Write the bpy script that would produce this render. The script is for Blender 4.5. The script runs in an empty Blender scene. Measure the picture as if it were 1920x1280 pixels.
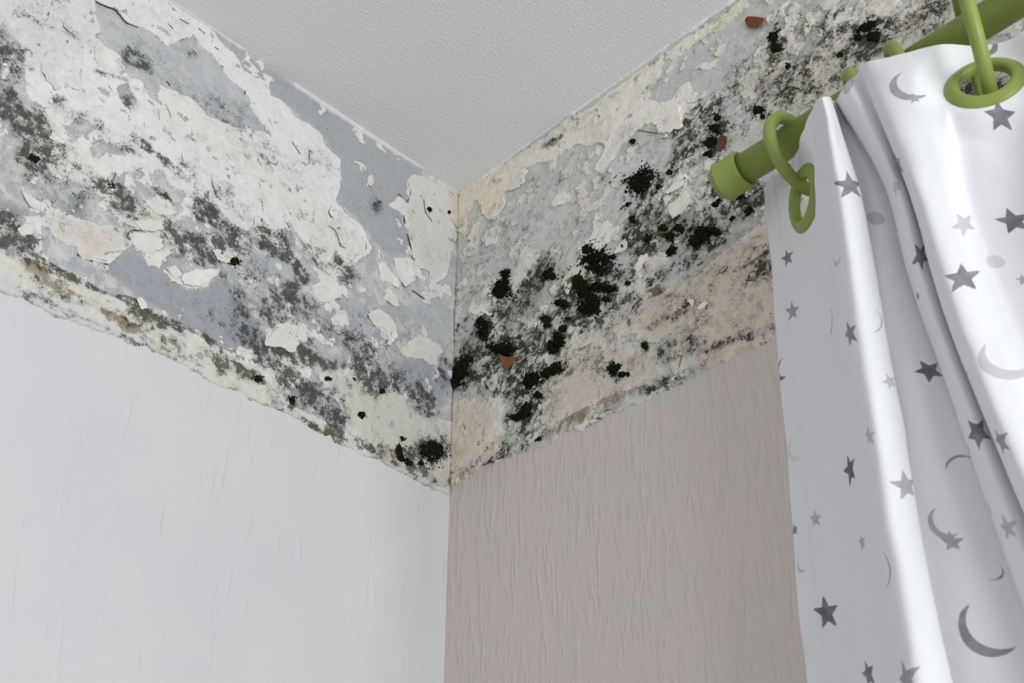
import bpy, bmesh, math, random
import numpy as np
from mathutils import Vector, Matrix

# ------------------------------------------------------------------ camera
F_PX = 2666.67
TH = math.radians(37.0)
CORNER = np.array([0.0, 0.0, 2.5])          # where both walls meet the ceiling
r2 = math.sqrt(2)
cF = np.array([-math.cos(TH) / r2, math.cos(TH) / r2, math.sin(TH)])
cR = np.array([1 / r2, 1 / r2, 0.0])
cU = np.array([math.sin(TH) / r2, -math.sin(TH) / r2, math.cos(TH)])


def ray(x, y):
    return cF + (x - 960) / F_PX * cR - (y - 640) / F_PX * cU


_d = ray(860, 365)
CAM = CORNER - 1.6 * _d / np.linalg.norm(_d)

scene = bpy.context.scene
col = scene.collection
cam_d = bpy.data.cameras.new('camera')
cam_d.sensor_width = 36
cam_d.lens = 36 * F_PX / 1920
cam_d.dof.use_dof = True
cam_d.dof.focus_distance = 1.34
cam_d.dof.aperture_fstop = 18
cam = bpy.data.objects.new('camera', cam_d)
cam.location = CAM
cam.rotation_euler = (math.pi / 2 + TH, 0, math.pi / 4)
cam_d.clip_start = 0.01
col.objects.link(cam)
scene.camera = cam

# ------------------------------------------------------------------ light
scene.view_settings.view_transform = 'Standard'
scene.view_settings.look = 'None'
scene.view_settings.gamma = 1
scene.view_settings.use_curve_mapping = False
scene.view_settings.exposure = 0.0

world = bpy.data.worlds.new('world')
scene.world = world
world.use_nodes = True
bg = world.node_tree.nodes['Background']
bg.inputs['Color'].default_value = (0.97, 0.985, 1.0, 1)
bg.inputs['Strength'].default_value = 0.48


def area(name, loc, target, sx, sy, power, color):
    l = bpy.data.lights.new(name, 'AREA')
    l.shape = 'RECTANGLE'
    l.size, l.size_y, l.energy, l.color = sx, sy, power, color
    o = bpy.data.objects.new(name, l)
    o.location = loc
    o.rotation_euler = (Vector(target) - Vector(loc)).to_track_quat('-Z', 'Y').to_euler()
    col.objects.link(o)
    return o


# daylight from the room's window, out of frame to the right
area('window_daylight', (2.6, -0.84, 1.6), (0.0, -0.5, 2.1), 1.2, 1.5, 47, (0.97, 0.985, 1.0))


# ------------------------------------------------------------------ helpers
def hit(x, y, axis, val):
    d = ray(x, y)
    t = (val - CAM[axis]) / d[axis]
    return CAM + t * d


def proj(P):
    v = np.asarray(P) - CAM
    z = v @ cF
    return 960 + F_PX * (v @ cR) / z, 640 - F_PX * (v @ cU) / z, z


def lin(c, e=1.0):
    out = []
    for v in c:
        v = v / 255.0
        v = v / 12.92 if v <= 0.04045 else ((v + 0.055) / 1.055) ** 2.4
        out.append(min(v / e, 0.9))
    return tuple(out)


def tag(o, label=None, cat=None, group=None, kind=None):
    if label: o['label'] = label
    if cat: o['category'] = cat
    if group: o['group'] = group
    if kind: o['kind'] = kind
    return o


def empty(name, loc=(0, 0, 0)):
    o = bpy.data.objects.new(name, None)
    o.location = loc
    o.empty_display_size = 0.02
    col.objects.link(o)
    return o


def mesh_obj(name, verts, faces, mat, parent=None, smooth=True, origin=None):
    me = bpy.data.meshes.new(name)
    v = np.asarray(verts, dtype=float)
    off = np.zeros(3)
    if origin is not None:
        off = np.asarray(origin, float)
    elif parent is not None:
        off = np.zeros(3)
    me.from_pydata([tuple(p) for p in (v - off)], [], [tuple(int(i) for i in f) for f in faces])
    me.update()
    if smooth:
        me.polygons.foreach_set('use_smooth', [True] * len(me.polygons))
    me.materials.append(mat)
    o = bpy.data.objects.new(name, me)
    o.location = off
    col.objects.link(o)
    if parent is not None:
        o.parent = parent
        o.matrix_parent_inverse = Matrix.Translation(parent.location).inverted()
    return o


def grid_obj(name, P, mat, parent=None, keep=None):
    """P: (nu, nv, 3) array -> quad grid; keep: bool (nu-1, nv-1)"""
    nu, nv = P.shape[:2]
    me = bpy.data.meshes.new(name)
    idx = np.arange(nu * nv).reshape(nu, nv)
    q = np.stack([idx[:-1, :-1], idx[1:, :-1], idx[1:, 1:], idx[:-1, 1:]], -1)
    if keep is not None:
        q = q[keep]
    q = q.reshape(-1, 4)
    me.vertices.add(nu * nv)
    me.vertices.foreach_set('co', P.reshape(-1).astype(np.float32))
    me.loops.add(q.size)
    me.loops.foreach_set('vertex_index', q.reshape(-1).astype(np.int32))
    me.polygons.add(len(q))
    me.polygons.foreach_set('loop_start', (np.arange(len(q)) * 4).astype(np.int32))
    me.update(calc_edges=True)
    me.validate()
    me.polygons.foreach_set('use_smooth', [True] * len(me.polygons))
    me.materials.append(mat)
    o = bpy.data.objects.new(name, me)
    col.objects.link(o)
    if parent is not None:
        o.parent = parent
        o.matrix_parent_inverse = Matrix.Translation(parent.location).inverted()
    return o


def attr_f(o, name, vals):
    a = o.data.attributes.new(name, 'FLOAT', 'POINT')
    a.data.foreach_set('value', np.asarray(vals, np.float32).reshape(-1))


def attr_c(o, name, rgb):
    a = o.data.attributes.new(name, 'FLOAT_COLOR', 'POINT')
    rgb = np.asarray(rgb, np.float32).reshape(-1, 3)
    a.data.foreach_set('color', np.concatenate([rgb, np.ones((len(rgb), 1), np.float32)], 1).reshape(-1))


def box(name, lo, hi, mat, parent=None):
    x0, y0, z0 = lo
    x1, y1, z1 = hi
    v = [(x0, y0, z0), (x1, y0, z0), (x1, y1, z0), (x0, y1, z0), (x0, y0, z1), (x1, y0, z1), (x1, y1, z1), (x0, y1, z1)]
    f = [(0, 3, 2, 1), (4, 5, 6, 7), (0, 1, 5, 4), (1, 2, 6, 5), (2, 3, 7, 6), (3, 0, 4, 7)]
    return mesh_obj(name, v, f, mat, parent, smooth=False)


# value noise ---------------------------------------------------------------
def vnoise(x, y, scale, seed):
    rs = np.random.RandomState(seed)
    N = 256
    L = rs.rand(N, N)
    X, Y = x / scale + 31.7, y / scale + 17.3
    xi, yi = np.floor(X).astype(int), np.floor(Y).astype(int)
    fx, fy = X - xi, Y - yi
    fx = fx * fx * (3 - 2 * fx)
    fy = fy * fy * (3 - 2 * fy)
    a, b = L[xi % N, yi % N], L[(xi + 1) % N, yi % N]
    c, d = L[xi % N, (yi + 1) % N], L[(xi + 1) % N, (yi + 1) % N]
    return (a * (1 - fx) + b * fx) * (1 - fy) + (c * (1 - fx) + d * fx) * fy


def fbm(x, y, scale, seed, octs=4, rough=0.55):
    s, amp, tot = 0, 1, 0
    for k in range(octs):
        s = s + amp * vnoise(x, y, scale / 2 ** k, seed + 7 * k)
        tot += amp
        amp *= rough
    return s / tot


def sstep(a, b, x):
    t = np.clip((x - a) / (b - a), 0, 1)
    return t * t * (3 - 2 * t)


def poly_sd(x, y, poly, margin):
    """signed distance to a polygon, positive inside; only near its box"""
    poly = np.asarray(poly, float)
    out = np.full(x.shape, -margin)
    lo, hi = poly.min(0) - margin, poly.max(0) + margin
    m = (x > lo[0]) & (x < hi[0]) & (y > lo[1]) & (y < hi[1])
    if not m.any():
        return out
    px, py = x[m], y[m]
    d2 = np.full(px.shape, 1e9)
    ins = np.zeros(px.shape, bool)
    n = len(poly)
    for i in range(n):
        ax, ay = poly[i]
        bx, by = poly[(i + 1) % n]
        ex, ey = bx - ax, by - ay
        t = np.clip(((px - ax) * ex + (py - ay) * ey) / max(ex * ex + ey * ey, 1e-12), 0, 1)
        d2 = np.minimum(d2, (px - ax - t * ex) ** 2 + (py - ay - t * ey) ** 2)
        if ay != by:
            c = ((ay > py) != (by > py)) & (px < (bx - ax) * (py - ay) / (by - ay) + ax)
            ins ^= c
    d = np.sqrt(d2)
    out[m] = np.maximum(np.where(ins, d, -d), -margin)
    return out


# ------------------------------------------------------------------ node helpers
class NT:
    def __init__(self, name):
        self.m = bpy.data.materials.new(name)
        self.m.use_nodes = True
        self.t = self.m.node_tree
        self.bsdf = self.t.nodes['Principled BSDF']
        self.out = self.t.nodes['Material Output']

    def n(self, typ, **kw):
        nd = self.t.nodes.new(typ)
        for k, v in kw.items():
            setattr(nd, k, v)
        return nd

    def link(self, a, b):
        self.t.links.new(a, b)

    def put(self, sock, v):
        if hasattr(v, 'is_output'):
            self.link(v, sock)
        elif isinstance(v, tuple) and len(v) == 3 and sock.type == 'RGBA':
            sock.default_value = (*v, 1)
        else:
            sock.default_value = v

    def math(self, op, a, b=0.0, c=None, clamp=False):
        nd = self.n('ShaderNodeMath', operation=op, use_clamp=clamp)
        self.put(nd.inputs[0], a)
        self.put(nd.inputs[1], b)
        if c is not None: self.put(nd.inputs[2], c)
        return nd.outputs[0]

    def mix(self, f, a, b, blend='MIX'):
        nd = self.n('ShaderNodeMix', data_type='RGBA', blend_type=blend)
        self.put(nd.inputs[0], f)
        self.put(nd.inputs[6], a)
        self.put(nd.inputs[7], b)
        return nd.outputs[2]

    def ss(self, x, lo, hi, a=0.0, b=1.0):
        nd = self.n('ShaderNodeMapRange', interpolation_type='SMOOTHSTEP')
        self.put(nd.inputs[0], x)
        nd.inputs[1].default_value, nd.inputs[2].default_value = lo, hi
        nd.inputs[3].default_value, nd.inputs[4].default_value = a, b
        return nd.outputs[0]

    def coord(self, scale=(1, 1, 1), rot=(0, 0, 0), kind='Object'):
        tc = self.n('ShaderNodeTexCoord')
        mp = self.n('ShaderNodeMapping')
        mp.inputs['Scale'].default_value = scale
        mp.inputs['Rotation'].default_value = rot
        self.link(tc.outputs[kind], mp.inputs[0])
        return mp.outputs[0]

    def noise(self, vec, scale, detail=3, rough=0.5, dist=0.0, w=None):
        nd = self.n('ShaderNodeTexNoise')
        if w is not None:
            nd.noise_dimensions = '4D'
            nd.inputs['W'].default_value = w
        self.link(vec, nd.inputs['Vector'])
        nd.inputs['Scale'].default_value = scale
        nd.inputs['Detail'].default_value = detail
        nd.inputs['Roughness'].default_value = rough
        nd.inputs['Distortion'].default_value = dist
        return nd.outputs['Fac']

    def attr(self, name):
        nd = self.n('ShaderNodeAttribute', attribute_name=name)
        return nd

    def bump(self, height, dist, strength=1.0, prev=None):
        nd = self.n('ShaderNodeBump')
        self.link(height, nd.inputs['Height'])
        nd.inputs['Distance'].default_value = dist
        nd.inputs['Strength'].default_value = strength
        if prev is not None: self.link(prev, nd.inputs['Normal'])
        return nd.outputs['Normal']

    def done(self, color, rough=0.85, normal=None, spec=0.25):
        self.put(self.bsdf.inputs['Base Color'], color)
        self.put(self.bsdf.inputs['Roughness'], rough)
        self.bsdf.inputs['Specular IOR Level'].default_value = spec
        if normal is not None: self.link(normal, self.bsdf.inputs['Normal'])
        return self.m


# ------------------------------------------------------------------ materials
EL, ER = 1.02, 0.60       # daylight that reaches the two walls (paint albedo = look / light)


def mat_wall_left():
    n = NT('white_wall_paint')
    c = n.coord((1, 1, 0.16))
    a = n.noise(c, 90, 3, 0.5, 0.6)
    streak = n.ss(a, 0.6, 0.8)
    b = n.noise(n.coord(), 9, 2)
    h = n.math('ADD', streak, n.math('MULTIPLY', n.noise(n.coord(), 260, 2), 0.10))
    base = n.mix(n.ss(b, 0.3, 0.7), lin((207, 206, 208), 1.05), lin((202, 203, 205), 1.05))
    return n.done(base, 0.75, n.bump(h, 0.0012, 0.6))


def mat_wall_right():
    n = NT('beige_textured_wall_paint')
    c = n.coord((1, 1, 0.17), (0, math.radians(7), 0))
    a = n.noise(c, 125, 3, 0.55, 0.9)
    a2 = n.noise(n.coord((1, 1, 0.3), (0, math.radians(-14), 0)), 120, 2, 0.5, 0.5, w=3.0)
    h = n.math('ADD', n.ss(a, 0.46, 0.72), n.math('MULTIPLY', n.ss(a2, 0.5, 0.75), 0.7))
    big = n.noise(n.coord(), 14, 3)
    base = n.mix(n.ss(big, 0.3, 0.7), lin((170, 161, 157), 0.68), lin((167, 161, 154), 0.68))
    return n.done(base, 0.62, n.bump(h, 0.0012, 0.45), 0.3)


def mat_ceiling():
    n = NT('white_textured_ceiling_paint')
    c = n.coord((1.0, 0.5, 1), (0, 0, math.radians(40)))
    a = n.noise(c, 360, 3, 0.55, 0.4)
    b = n.noise(n.coord(), 520, 2)
    h = n.math('ADD', n.ss(a, 0.42, 0.75), n.math('MULTIPLY', b, 0.35))
    return n.done(lin((203, 203, 204), 0.80), 0.6, n.bump(h, 0.0007, 0.45), 0.35)


def mat_band(name, fine, specksize, k1, k2, haze_k, veil_c, dash):
    """peeling plaster: attributes hold where paint is left, its tint, the tint of the
    bare plaster and how densely mould grows; noise breaks the edges up"""
    n = NT(name)
    o = n.coord()
    paint = n.attr('paint').outputs['Fac']
    e1 = n.noise(o, 420, 5, 0.62, 0.4)
    edge = n.math('ADD', paint, n.math('MULTIPLY', n.math('SUBTRACT', e1, 0.5), 7.0))
    mask = n.ss(edge, -0.22, 0.22)
    # colours with a little grain
    g1 = n.noise(o, 1500, 3, 0.65)
    g2 = n.noise(o, 130, 4, 0.6)
    sub = n.mix(n.ss(g2, 0.3, 0.7), n.attr('sub').outputs['Color'], (0.93, 0.96, 0.98), 'MULTIPLY')
    sub = n.mix(n.ss(g1, 0.52, 0.34, 0.0, 0.55), sub, (0.22, 0.23, 0.235))
    # a thin, worn wash of old paint over the plaster
    vz = n.noise(o, 62, 7, 0.68, 0.5)
    veil = n.math('MULTIPLY', n.ss(vz, 0.43, 0.60), n.attr('veil').outputs['Fac'])
    sub = n.mix(veil, sub, veil_c)
    pc = n.attr('pcol').outputs['Color']
    pc = n.mix(n.ss(g2, 0.35, 0.65), pc, (0.94, 0.93, 0.90), 'MULTIPLY')
    base = n.mix(mask, sub, pc)
    # dirty line where the paint lifts
    lip = n.math('MULTIPLY', n.ss(edge, -1.0, -0.1), n.ss(edge, 0.5, 0.0))
    lipn = n.ss(n.noise(o, 60, 3, 0.6), 0.47, 0.68)
    base = n.mix(n.math('MULTIPLY', n.math('MULTIPLY', lip, lipn), 0.8), base, (0.10, 0.095, 0.07))
    # short hairline marks in the paint
    dn = n.noise(n.coord((1, 1, 0.22), (math.radians(28), math.radians(-28), 0)), 330, 3, 0.6, 0.8)
    dz = n.noise(o, 38, 3, 0.6, w=2.0)
    dsh = n.math('MULTIPLY', n.ss(dn, 0.655, 0.71), n.ss(dz, 0.46, 0.60))
    base = n.mix(n.math('MULTIPLY', dsh, dash), base, (0.09, 0.088, 0.07))
    # brown / ochre stains
    st = n.attr('stain').outputs['Fac']
    st = n.math('MULTIPLY', st, n.ss(n.noise(o, 45, 4, 0.65, w=9.0), 0.38, 0.60, 0.25, 1.1))
    stn = n.ss(n.math('ADD', st, n.math('MULTIPLY', n.math('SUBTRACT', n.noise(o, 160, 5, 0.7), 0.5), 1.2)), 0.18, 0.76, 0, 0.75)
    base = n.mix(n.math('MULTIPLY', stn, n.ss(st, 0.02, 0.2)), base, (0.23, 0.155, 0.08))
    # mould: soft haze, fine specks, coarser clumps; never a closed film
    md0 = n.attr('mold').outputs['Fac']
    gr = n.attr('green').outputs['Fac']
    md = n.math('MULTIPLY', md0, n.ss(n.noise(o, 85, 6, 0.72), 0.34, 0.64, 0.30, 1.22))
    mcol = n.mix(gr, (0.026, 0.029, 0.027), (0.048, 0.050, 0.018))
    hz = n.noise(o, 140, 5, 0.7)
    haze = n.math('MULTIPLY', n.math('MULTIPLY', n.ss(hz, 0.35, 0.70), md), haze_k, clamp=True)
    base = n.mix(haze, base, n.mix(gr, (0.155, 0.162, 0.15), (0.15, 0.15, 0.095)))
    s1 = n.noise(o, fine, 5, 0.78, 0.25)
    sp1 = n.ss(n.math('ADD', s1, n.math('MULTIPLY', md, 0.235)), 0.625, 0.725)
    s2 = n.noise(o, specksize, 6, 0.74, 0.5, w=5.0)
    sp2 = n.ss(n.math('ADD', s2, n.math('MULTIPLY', md, 0.27)), 0.690, 0.745)
    sp = n.math('MAXIMUM', n.math('MULTIPLY', sp1, k1), n.math('MULTIPLY', sp2, k2))
    sp = n.math('MULTIPLY', sp, n.ss(md0, 0.015, 0.10))
    base = n.mix(sp, base, mcol)
    h = n.math('ADD', n.math('MULTIPLY', mask, 0.55), n.math('MULTIPLY', g2, 0.5))
    nb = n.bump(h, 0.0012, 0.55)
    nb = n.bump(n.math('ADD', g1, n.math('MULTIPLY', n.noise(o, 700, 3, 0.6), 1.4)), 0.0005, 0.55, nb)
    nb = n.bump(sp, 0.0004, 0.5, nb)
    return n.done(base, 0.9, nb, 0.12)


def mat_flake(name, c, dirty=0.25):
    n = NT(name)
    o = n.coord()
    g = n.noise(o, 160, 4, 0.6)
    base = n.mix(n.ss(g, 0.35, 0.7), c, tuple(v * 0.9 for v in c))
    s = n.noise(o, 520, 5, 0.7, 0.4)
    base = n.mix(n.ss(s, 0.69 - dirty * 0.1, 0.76 - dirty * 0.1, 0, 0.8), base, (0.05, 0.05, 0.03))
    return n.done(base, 0.85, n.bump(n.noise(o, 300, 3), 0.0006, 0.5), 0.15)


def mat_mold(name, c1, c2):
    n = NT(name)
    o = n.coord()
    base = n.mix(n.ss(n.noise(o, 700, 3, 0.6), 0.4, 0.65), c1, c2)
    return n.done(base, 1.0, n.bump(n.noise(o, 1500, 3), 0.0008, 1.0), 0.03)


def mat_plastic():
    n = NT('olive_green_plastic')
    o = n.coord()
    g = n.noise(o, 40, 3)
    base = n.mix(n.ss(g, 0.3, 0.7), lin((117, 131, 64), 0.74), lin((108, 122, 56), 0.74))
    return n.done(base, 0.42, n.bump(n.noise(o, 500, 2), 0.0002, 0.2), 0.4)


def mat_leaf(name, c1, c2):
    n = NT(name)
    o = n.coord((1, 1, 1))
    base = n.mix(n.ss(n.noise(o, 500, 4, 0.6), 0.35, 0.65), c1, c2)
    return n.done(base, 0.6, n.bump(n.noise(o, 700, 3), 0.0005, 0.6), 0.3)


def mat_cloth():
    n = NT('white_star_print_cotton')
    uv = n.n('ShaderNodeUVMap')
    uv.uv_map = 'UVMap'
    pr = n.attr('print').outputs['Fac']          # distance into a printed motif, mm
    sh = n.attr('ink').outputs['Fac']
    wob = n.noise(uv.outputs[0], 300, 3, 0.6)
    m = n.ss(n.math('ADD', pr, n.math('MULTIPLY', n.math('SUBTRACT', wob, 0.5), 0.9)), -0.25, 0.35)
    wash = n.ss(n.noise(uv.outputs[0], 110, 3, 0.6), 0.25, 0.7, 0.82, 1.0)
    f = n.math('MULTIPLY', n.math('MULTIPLY', m, sh), wash)
    base = n.mix(f, (0.865, 0.87, 0.89), (0.075, 0.075, 0.092))
    # weave
    w = n.n('ShaderNodeTexWave', wave_type='BANDS', bands_direction='X')
    n.link(uv.outputs[0], w.inputs[0])
    w.inputs['Scale'].default_value = 330
    w2 = n.n('ShaderNodeTexWave', wave_type='BANDS', bands_direction='Y')
    n.link(uv.outputs[0], w2.inputs[0])
    w2.inputs['Scale'].default_value = 330
    h = n.math('ADD', w.outputs['Fac'], w2.outputs['Fac'])
    h = n.math('ADD', h, n.math('MULTIPLY', n.noise(uv.outputs[0], 60, 3), 2.0))
    nb = n.bump(h, 0.0003, 0.4)
    n.done(base, 0.9, nb, 0.1)
    tr = n.n('ShaderNodeBsdfTranslucent')
    n.put(tr.inputs[0], n.mix(f, (0.80, 0.80, 0.76), (0.10, 0.10, 0.11)))
    ms = n.n('ShaderNodeMixShader')
    ms.inputs[0].default_value = 0.10
    n.link(n.bsdf.outputs[0], ms.inputs[1])
    n.link(tr.outputs[0], ms.inputs[2])
    n.link(ms.outputs[0], n.out.inputs[0])
    return n.m


M_WL, M_WR, M_CE = mat_wall_left(), mat_wall_right(), mat_ceiling()
M_BL = mat_band('peeling_plaster_left', 900, 360, 0.74, 0.86, 0.42, lin((204, 203, 197), EL), 0.8)
M_BR = mat_band('peeling_plaster_right', 760, 330, 0.68, 0.95, 0.85, lin((174, 170, 160), ER), 0.45)
M_FW = mat_flake('white_paint_flake', lin((222, 222, 218), EL), 0.5)
M_FC = mat_flake('cream_paint_flake', lin((214, 212, 205), EL), 0.75)
M_FT = mat_flake('tan_paint_flake', lin((190, 186, 178), ER), 0.6)
M_MO = mat_mold('black_mould', (0.006, 0.007, 0.005), (0.022, 0.026, 0.016))
M_MG = mat_mold('dark_green_mould', (0.007, 0.010, 0.004), (0.026, 0.031, 0.009))
M_CR = mat_mold('dark_crack_and_shadow', (0.07, 0.066, 0.05), (0.15, 0.14, 0.11))
M_PL = mat_plastic()
M_CL = mat_cloth()

# ------------------------------------------------------------------ room shell
T = 0.12
wall_left = tag(box('wall_left', (-T, -1.5, 0), (0, T, 2.5), M_WL), 'white painted wall left of the corner with a mouldy peeling top', kind='structure')
wall_right = tag(box('wall_right', (0, 0, 0), (1.6, T, 2.5), M_WR), 'beige streaky textured wall behind the curtain, mouldy at its top', kind='structure')
ceiling = tag(box('ceiling', (-T, -1.5, 2.5), (1.6, T, 2.6), M_CE), 'white finely textured ceiling meeting both walls', kind='structure')


def L(x, y):       # photograph point -> (run along the left wall from the corner, drop below the ceiling), metres
    p = hit(x, y, 0, 0.0)
    return (-p[1], 2.5 - p[2])


def Rw(x, y):
    p = hit(x, y, 1, 0.0)
    return (p[0], 2.5 - p[2])


def to3(side, s, h, n):
    s, h, n = np.asarray(s, float), np.asarray(h, float), np.asarray(n, float)
    if side == 'L':
        return np.stack(np.broadcast_arrays(n, -s, 2.5 - h), -1)
    return np.stack(np.broadcast_arrays(s, -n, 2.5 - h), -1)


CONV = {'L': L, 'R': Rw}

# ------------------------------------------------------------------ the peeling band, traced on the walls
# paint: ('+', outline) paint left on the wall, ('-', outline) bare plaster; later entries win
EDGE_L = [(-160, 480), (-60, 520), (0, 546), (37, 562), (75, 580), (130, 602), (175, 620), (212, 632), (275, 656), (312, 673),
          (362, 699), (412, 721), (470, 747), (530, 771), (560, 789), (610, 818), (665, 845), (717, 866), (742, 882), (780, 902), (836, 927)]
EDGE_R = [(832, 927), (845, 915), (880, 892), (905, 874), (955, 858), (1005, 842), (1060, 812), (1105, 799), (1130, 786), (1172, 769),
          (1200, 758), (1235, 742), (1285, 716), (1335, 686), (1400, 660), (1450, 640), (1520, 612), (1700, 530), (1900, 430), (2100, 330)]

PAINT_L = [
    ('+', [(-200, -120), (330, -10), (415, 80), (440, 110), (455, 135), (480, 150), (500, 175), (525, 185), (540, 200), (550, 222), (570, 230),
           (590, 243), (600, 255), (610, 275), (625, 290), (637, 305), (638, 330), (640, 350), (630, 380), (640, 390), (655, 405), (675, 425),
           (685, 450), (694, 465), (685, 478), (672, 488), (660, 502), (645, 500), (634, 520), (620, 522), (600, 505), (575, 470), (560, 448), (530, 430),
           (505, 436), (480, 424), (460, 438), (436, 430), (420, 402), (395, 386), (370, 380), (345, 362), (320, 346), (308, 324), (270, 318),
           (250, 320), (217, 326), (205, 340), (190, 346), (160, 326), (165, 300), (200, 285), (235, 290), (215, 270), (175, 262), (182, 240), (150, 222),
           (120, 236), (95, 216), (55, 186), (45, 150), (48, 105), (20, 60), (-200, 20)]),
    ('-', [(175, 8), (190, 12), (215, 20), (225, 36), (245, 50), (270, 60), (300, 76), (312, 88), (330, 80), (348, 70), (364, 70), (376, 88),
           (395, 106), (415, 130), (430, 155), (458, 172), (470, 205), (495, 235), (505, 255), (480, 250), (440, 236), (405, 228), (385, 218),
           (370, 197), (345, 182), (318, 168), (298, 165), (302, 197), (275, 185), (262, 152), (238, 146), (226, 112), (205, 92), (182, 72), (184, 45)]),
    ('-', [(222, 165), (235, 160), (245, 178), (250, 200), (240, 205), (225, 190), (218, 178)]),
    ('-', [(183, 165), (198, 170), (200, 185), (190, 182)]),
    ('+', [(700, 462), (708, 468), (716, 482), (714, 492), (728, 506), (748, 534), (745, 542), (730, 532), (713, 522), (706, 500), (710, 486)]),
    ('+', [(735, 487), (750, 484), (765, 499), (776, 510), (773, 530), (756, 538), (748, 526), (738, 506)]),
    ('+', [(717, 545), (726, 556), (737, 562), (748, 575), (736, 577), (722, 565)]),
    ('+', [(688, 330), (696, 330), (699, 345), (692, 352), (685, 345)]),
    ('+', [(770, 325), (785, 326), (830, 350), (870, 350), (860, 440), (850, 450), (845, 500), (833, 525), (815, 535), (805, 520), (785, 505),
           (772, 480), (765, 440), (757, 420), (755, 405), (735, 392), (722, 380), (745, 372), (760, 380), (765, 365), (762, 345)]),
    # the cream ground in the middle
    ('+', [(60, 405), (90, 395), (130, 405), (200, 425), (232, 430), (225, 445), (240, 452), (242, 462), (220, 476), (196, 482), (201, 498), (185, 496),
           (165, 490), (150, 484), (135, 465), (105, 452), (80, 425)]),
    ('+', [(240, 440), (252, 437), (270, 432), (285, 425), (300, 424), (316, 432), (315, 450), (305, 468), (280, 478), (255, 470), (243, 456)]),
    ('+', [(235, 395), (262, 380), (300, 385), (318, 400), (312, 425), (285, 432), (262, 435), (240, 425), (215, 412)]),
    ('+', [(305, 505), (325, 499), (336, 507), (342, 515), (362, 506), (390, 505), (415, 504), (405, 516), (386, 533), (365, 539), (340, 537), (322, 525)]),
    ('+', [(578, 545), (600, 528), (625, 524), (642, 540), (638, 556), (616, 573), (600, 570), (588, 560)]),
    ('+', [(497, 628), (520, 611), (550, 600), (575, 610), (572, 640), (556, 650), (545, 664), (530, 655), (515, 652), (496, 650)]),
    ('+', [(688, 586), (705, 579), (725, 590), (736, 604), (742, 617), (736, 640), (728, 630), (715, 616), (696, 611), (686, 598)]),
    ('+', [(752, 650), (768, 640), (780, 629), (800, 636), (826, 650), (828, 661), (815, 672), (822, 689), (805, 686), (785, 671), (765, 671), (748, 662)]),
    ('+', [(38, 360), (60, 372), (80, 386), (70, 398), (52, 391)]),
    ('+', [(28, 432), (45, 420), (60, 425), (58, 440), (40, 446)]),
    ('+', [(395, 440), (420, 455), (440, 470), (455, 490), (430, 492), (405, 478), (385, 462)]),
    # cream strip along the lower edge
    ('+', [(-200, 395), (-20, 462), (30, 482), (60, 487), (110, 507), (140, 517), (178, 550), (215, 560), (240, 572), (256, 582), (272, 602), (310, 612),
           (340, 616), (368, 628), (400, 652), (440, 664), (470, 684), (490, 676), (520, 692), (536, 712), (530, 735), (545, 756), (570, 772), (605, 792),
           (640, 812), (652, 800), (640, 775), (622, 745), (600, 715), (600, 700), (640, 688), (690, 698), (702, 740), (742, 734), (762, 756), (795, 772),
           (860, 800), (860, 960), (700, 900), (400, 760), (0, 560), (-200, 480)]),
    ('-', [(160, 525), (185, 530), (210, 545), (240, 552), (265, 560), (270, 572), (235, 560), (200, 552), (172, 545)]),
]
MOTTLE_L = [(60, 300, 130, 90, 0.10), (300, 420, 120, 60, 0.10), (520, 590, 110, 60, 0.08), (640, 560, 60, 40, 0.05), (450, 520, 60, 50, 0.06),
            (760, 690, 60, 40, 0.02), (560, 690, 60, 30, 0.10), (120, 360, 90, 60, 0.12), (600, 520, 60, 40, 0.10), (400, 570, 60, 50, -0.3), (300, 540, 90, 35, -0.35),
            (690, 420, 60, 80, -0.3), (620, 290, 60, 60, -0.3), (350, 150, 90, 60, -0.2), (830, 600, 40, 60, 0.03)]
SUB_L0 = (178, 181, 186)
SUB_L = [   # bare plaster tint: outline, tint, softness (mm)
    ([(170, 0), (330, 60), (480, 180), (510, 260), (400, 240), (260, 190), (170, 80)], (186, 189, 194), 6),
    ([(350, 180), (420, 215), (500, 250), (480, 200), (440, 190)], (172, 177, 186), 8),
    ([(400, 70), (700, 262), (780, 320), (765, 480), (720, 470), (640, 380), (600, 250), (480, 150)], (170, 174, 181), 4),
    ([(180, 478), (235, 466), (270, 480), (320, 485), (310, 505), (350, 545), (420, 520), (470, 560), (480, 620), (500, 640), (495, 662), (470, 682),
      (400, 648), (310, 592), (230, 542), (195, 508)], (158, 162, 172), 4),
    ([(0, 370), (55, 392), (50, 412), (0, 398)], (150, 155, 168), 5),
    ([(48, 440), (78, 435), (140, 488), (200, 520), (170, 528), (80, 482)], (172, 177, 186), 5),
    ([(125, 370), (160, 364), (166, 390), (150, 406), (128, 400)], (150, 155, 166), 5),
    ([(480, 480), (560, 500), (560, 560), (490, 560)], (182, 186, 194), 8),
    ([(560, 570), (640, 552), (700, 560), (760, 620), (740, 660), (700, 700), (600, 655)], (170, 174, 184), 8),
    ([(690, 690), (760, 660), (850, 690), (850, 760), (800, 770), (720, 740)], (168, 173, 184), 6),
    ([(790, 520), (850, 500), (855, 660), (800, 640), (770, 590)], (190, 193, 199), 10),
    ([(535, 728), (570, 712), (602, 725), (642, 785), (655, 815), (625, 812), (545, 757)], (158, 162, 170), 4),
    ([(0, 200), (100, 230), (160, 300), (120, 380), (0, 370)], (176, 178, 178), 12),
]
PC_L0 = (222, 221, 216)
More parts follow.
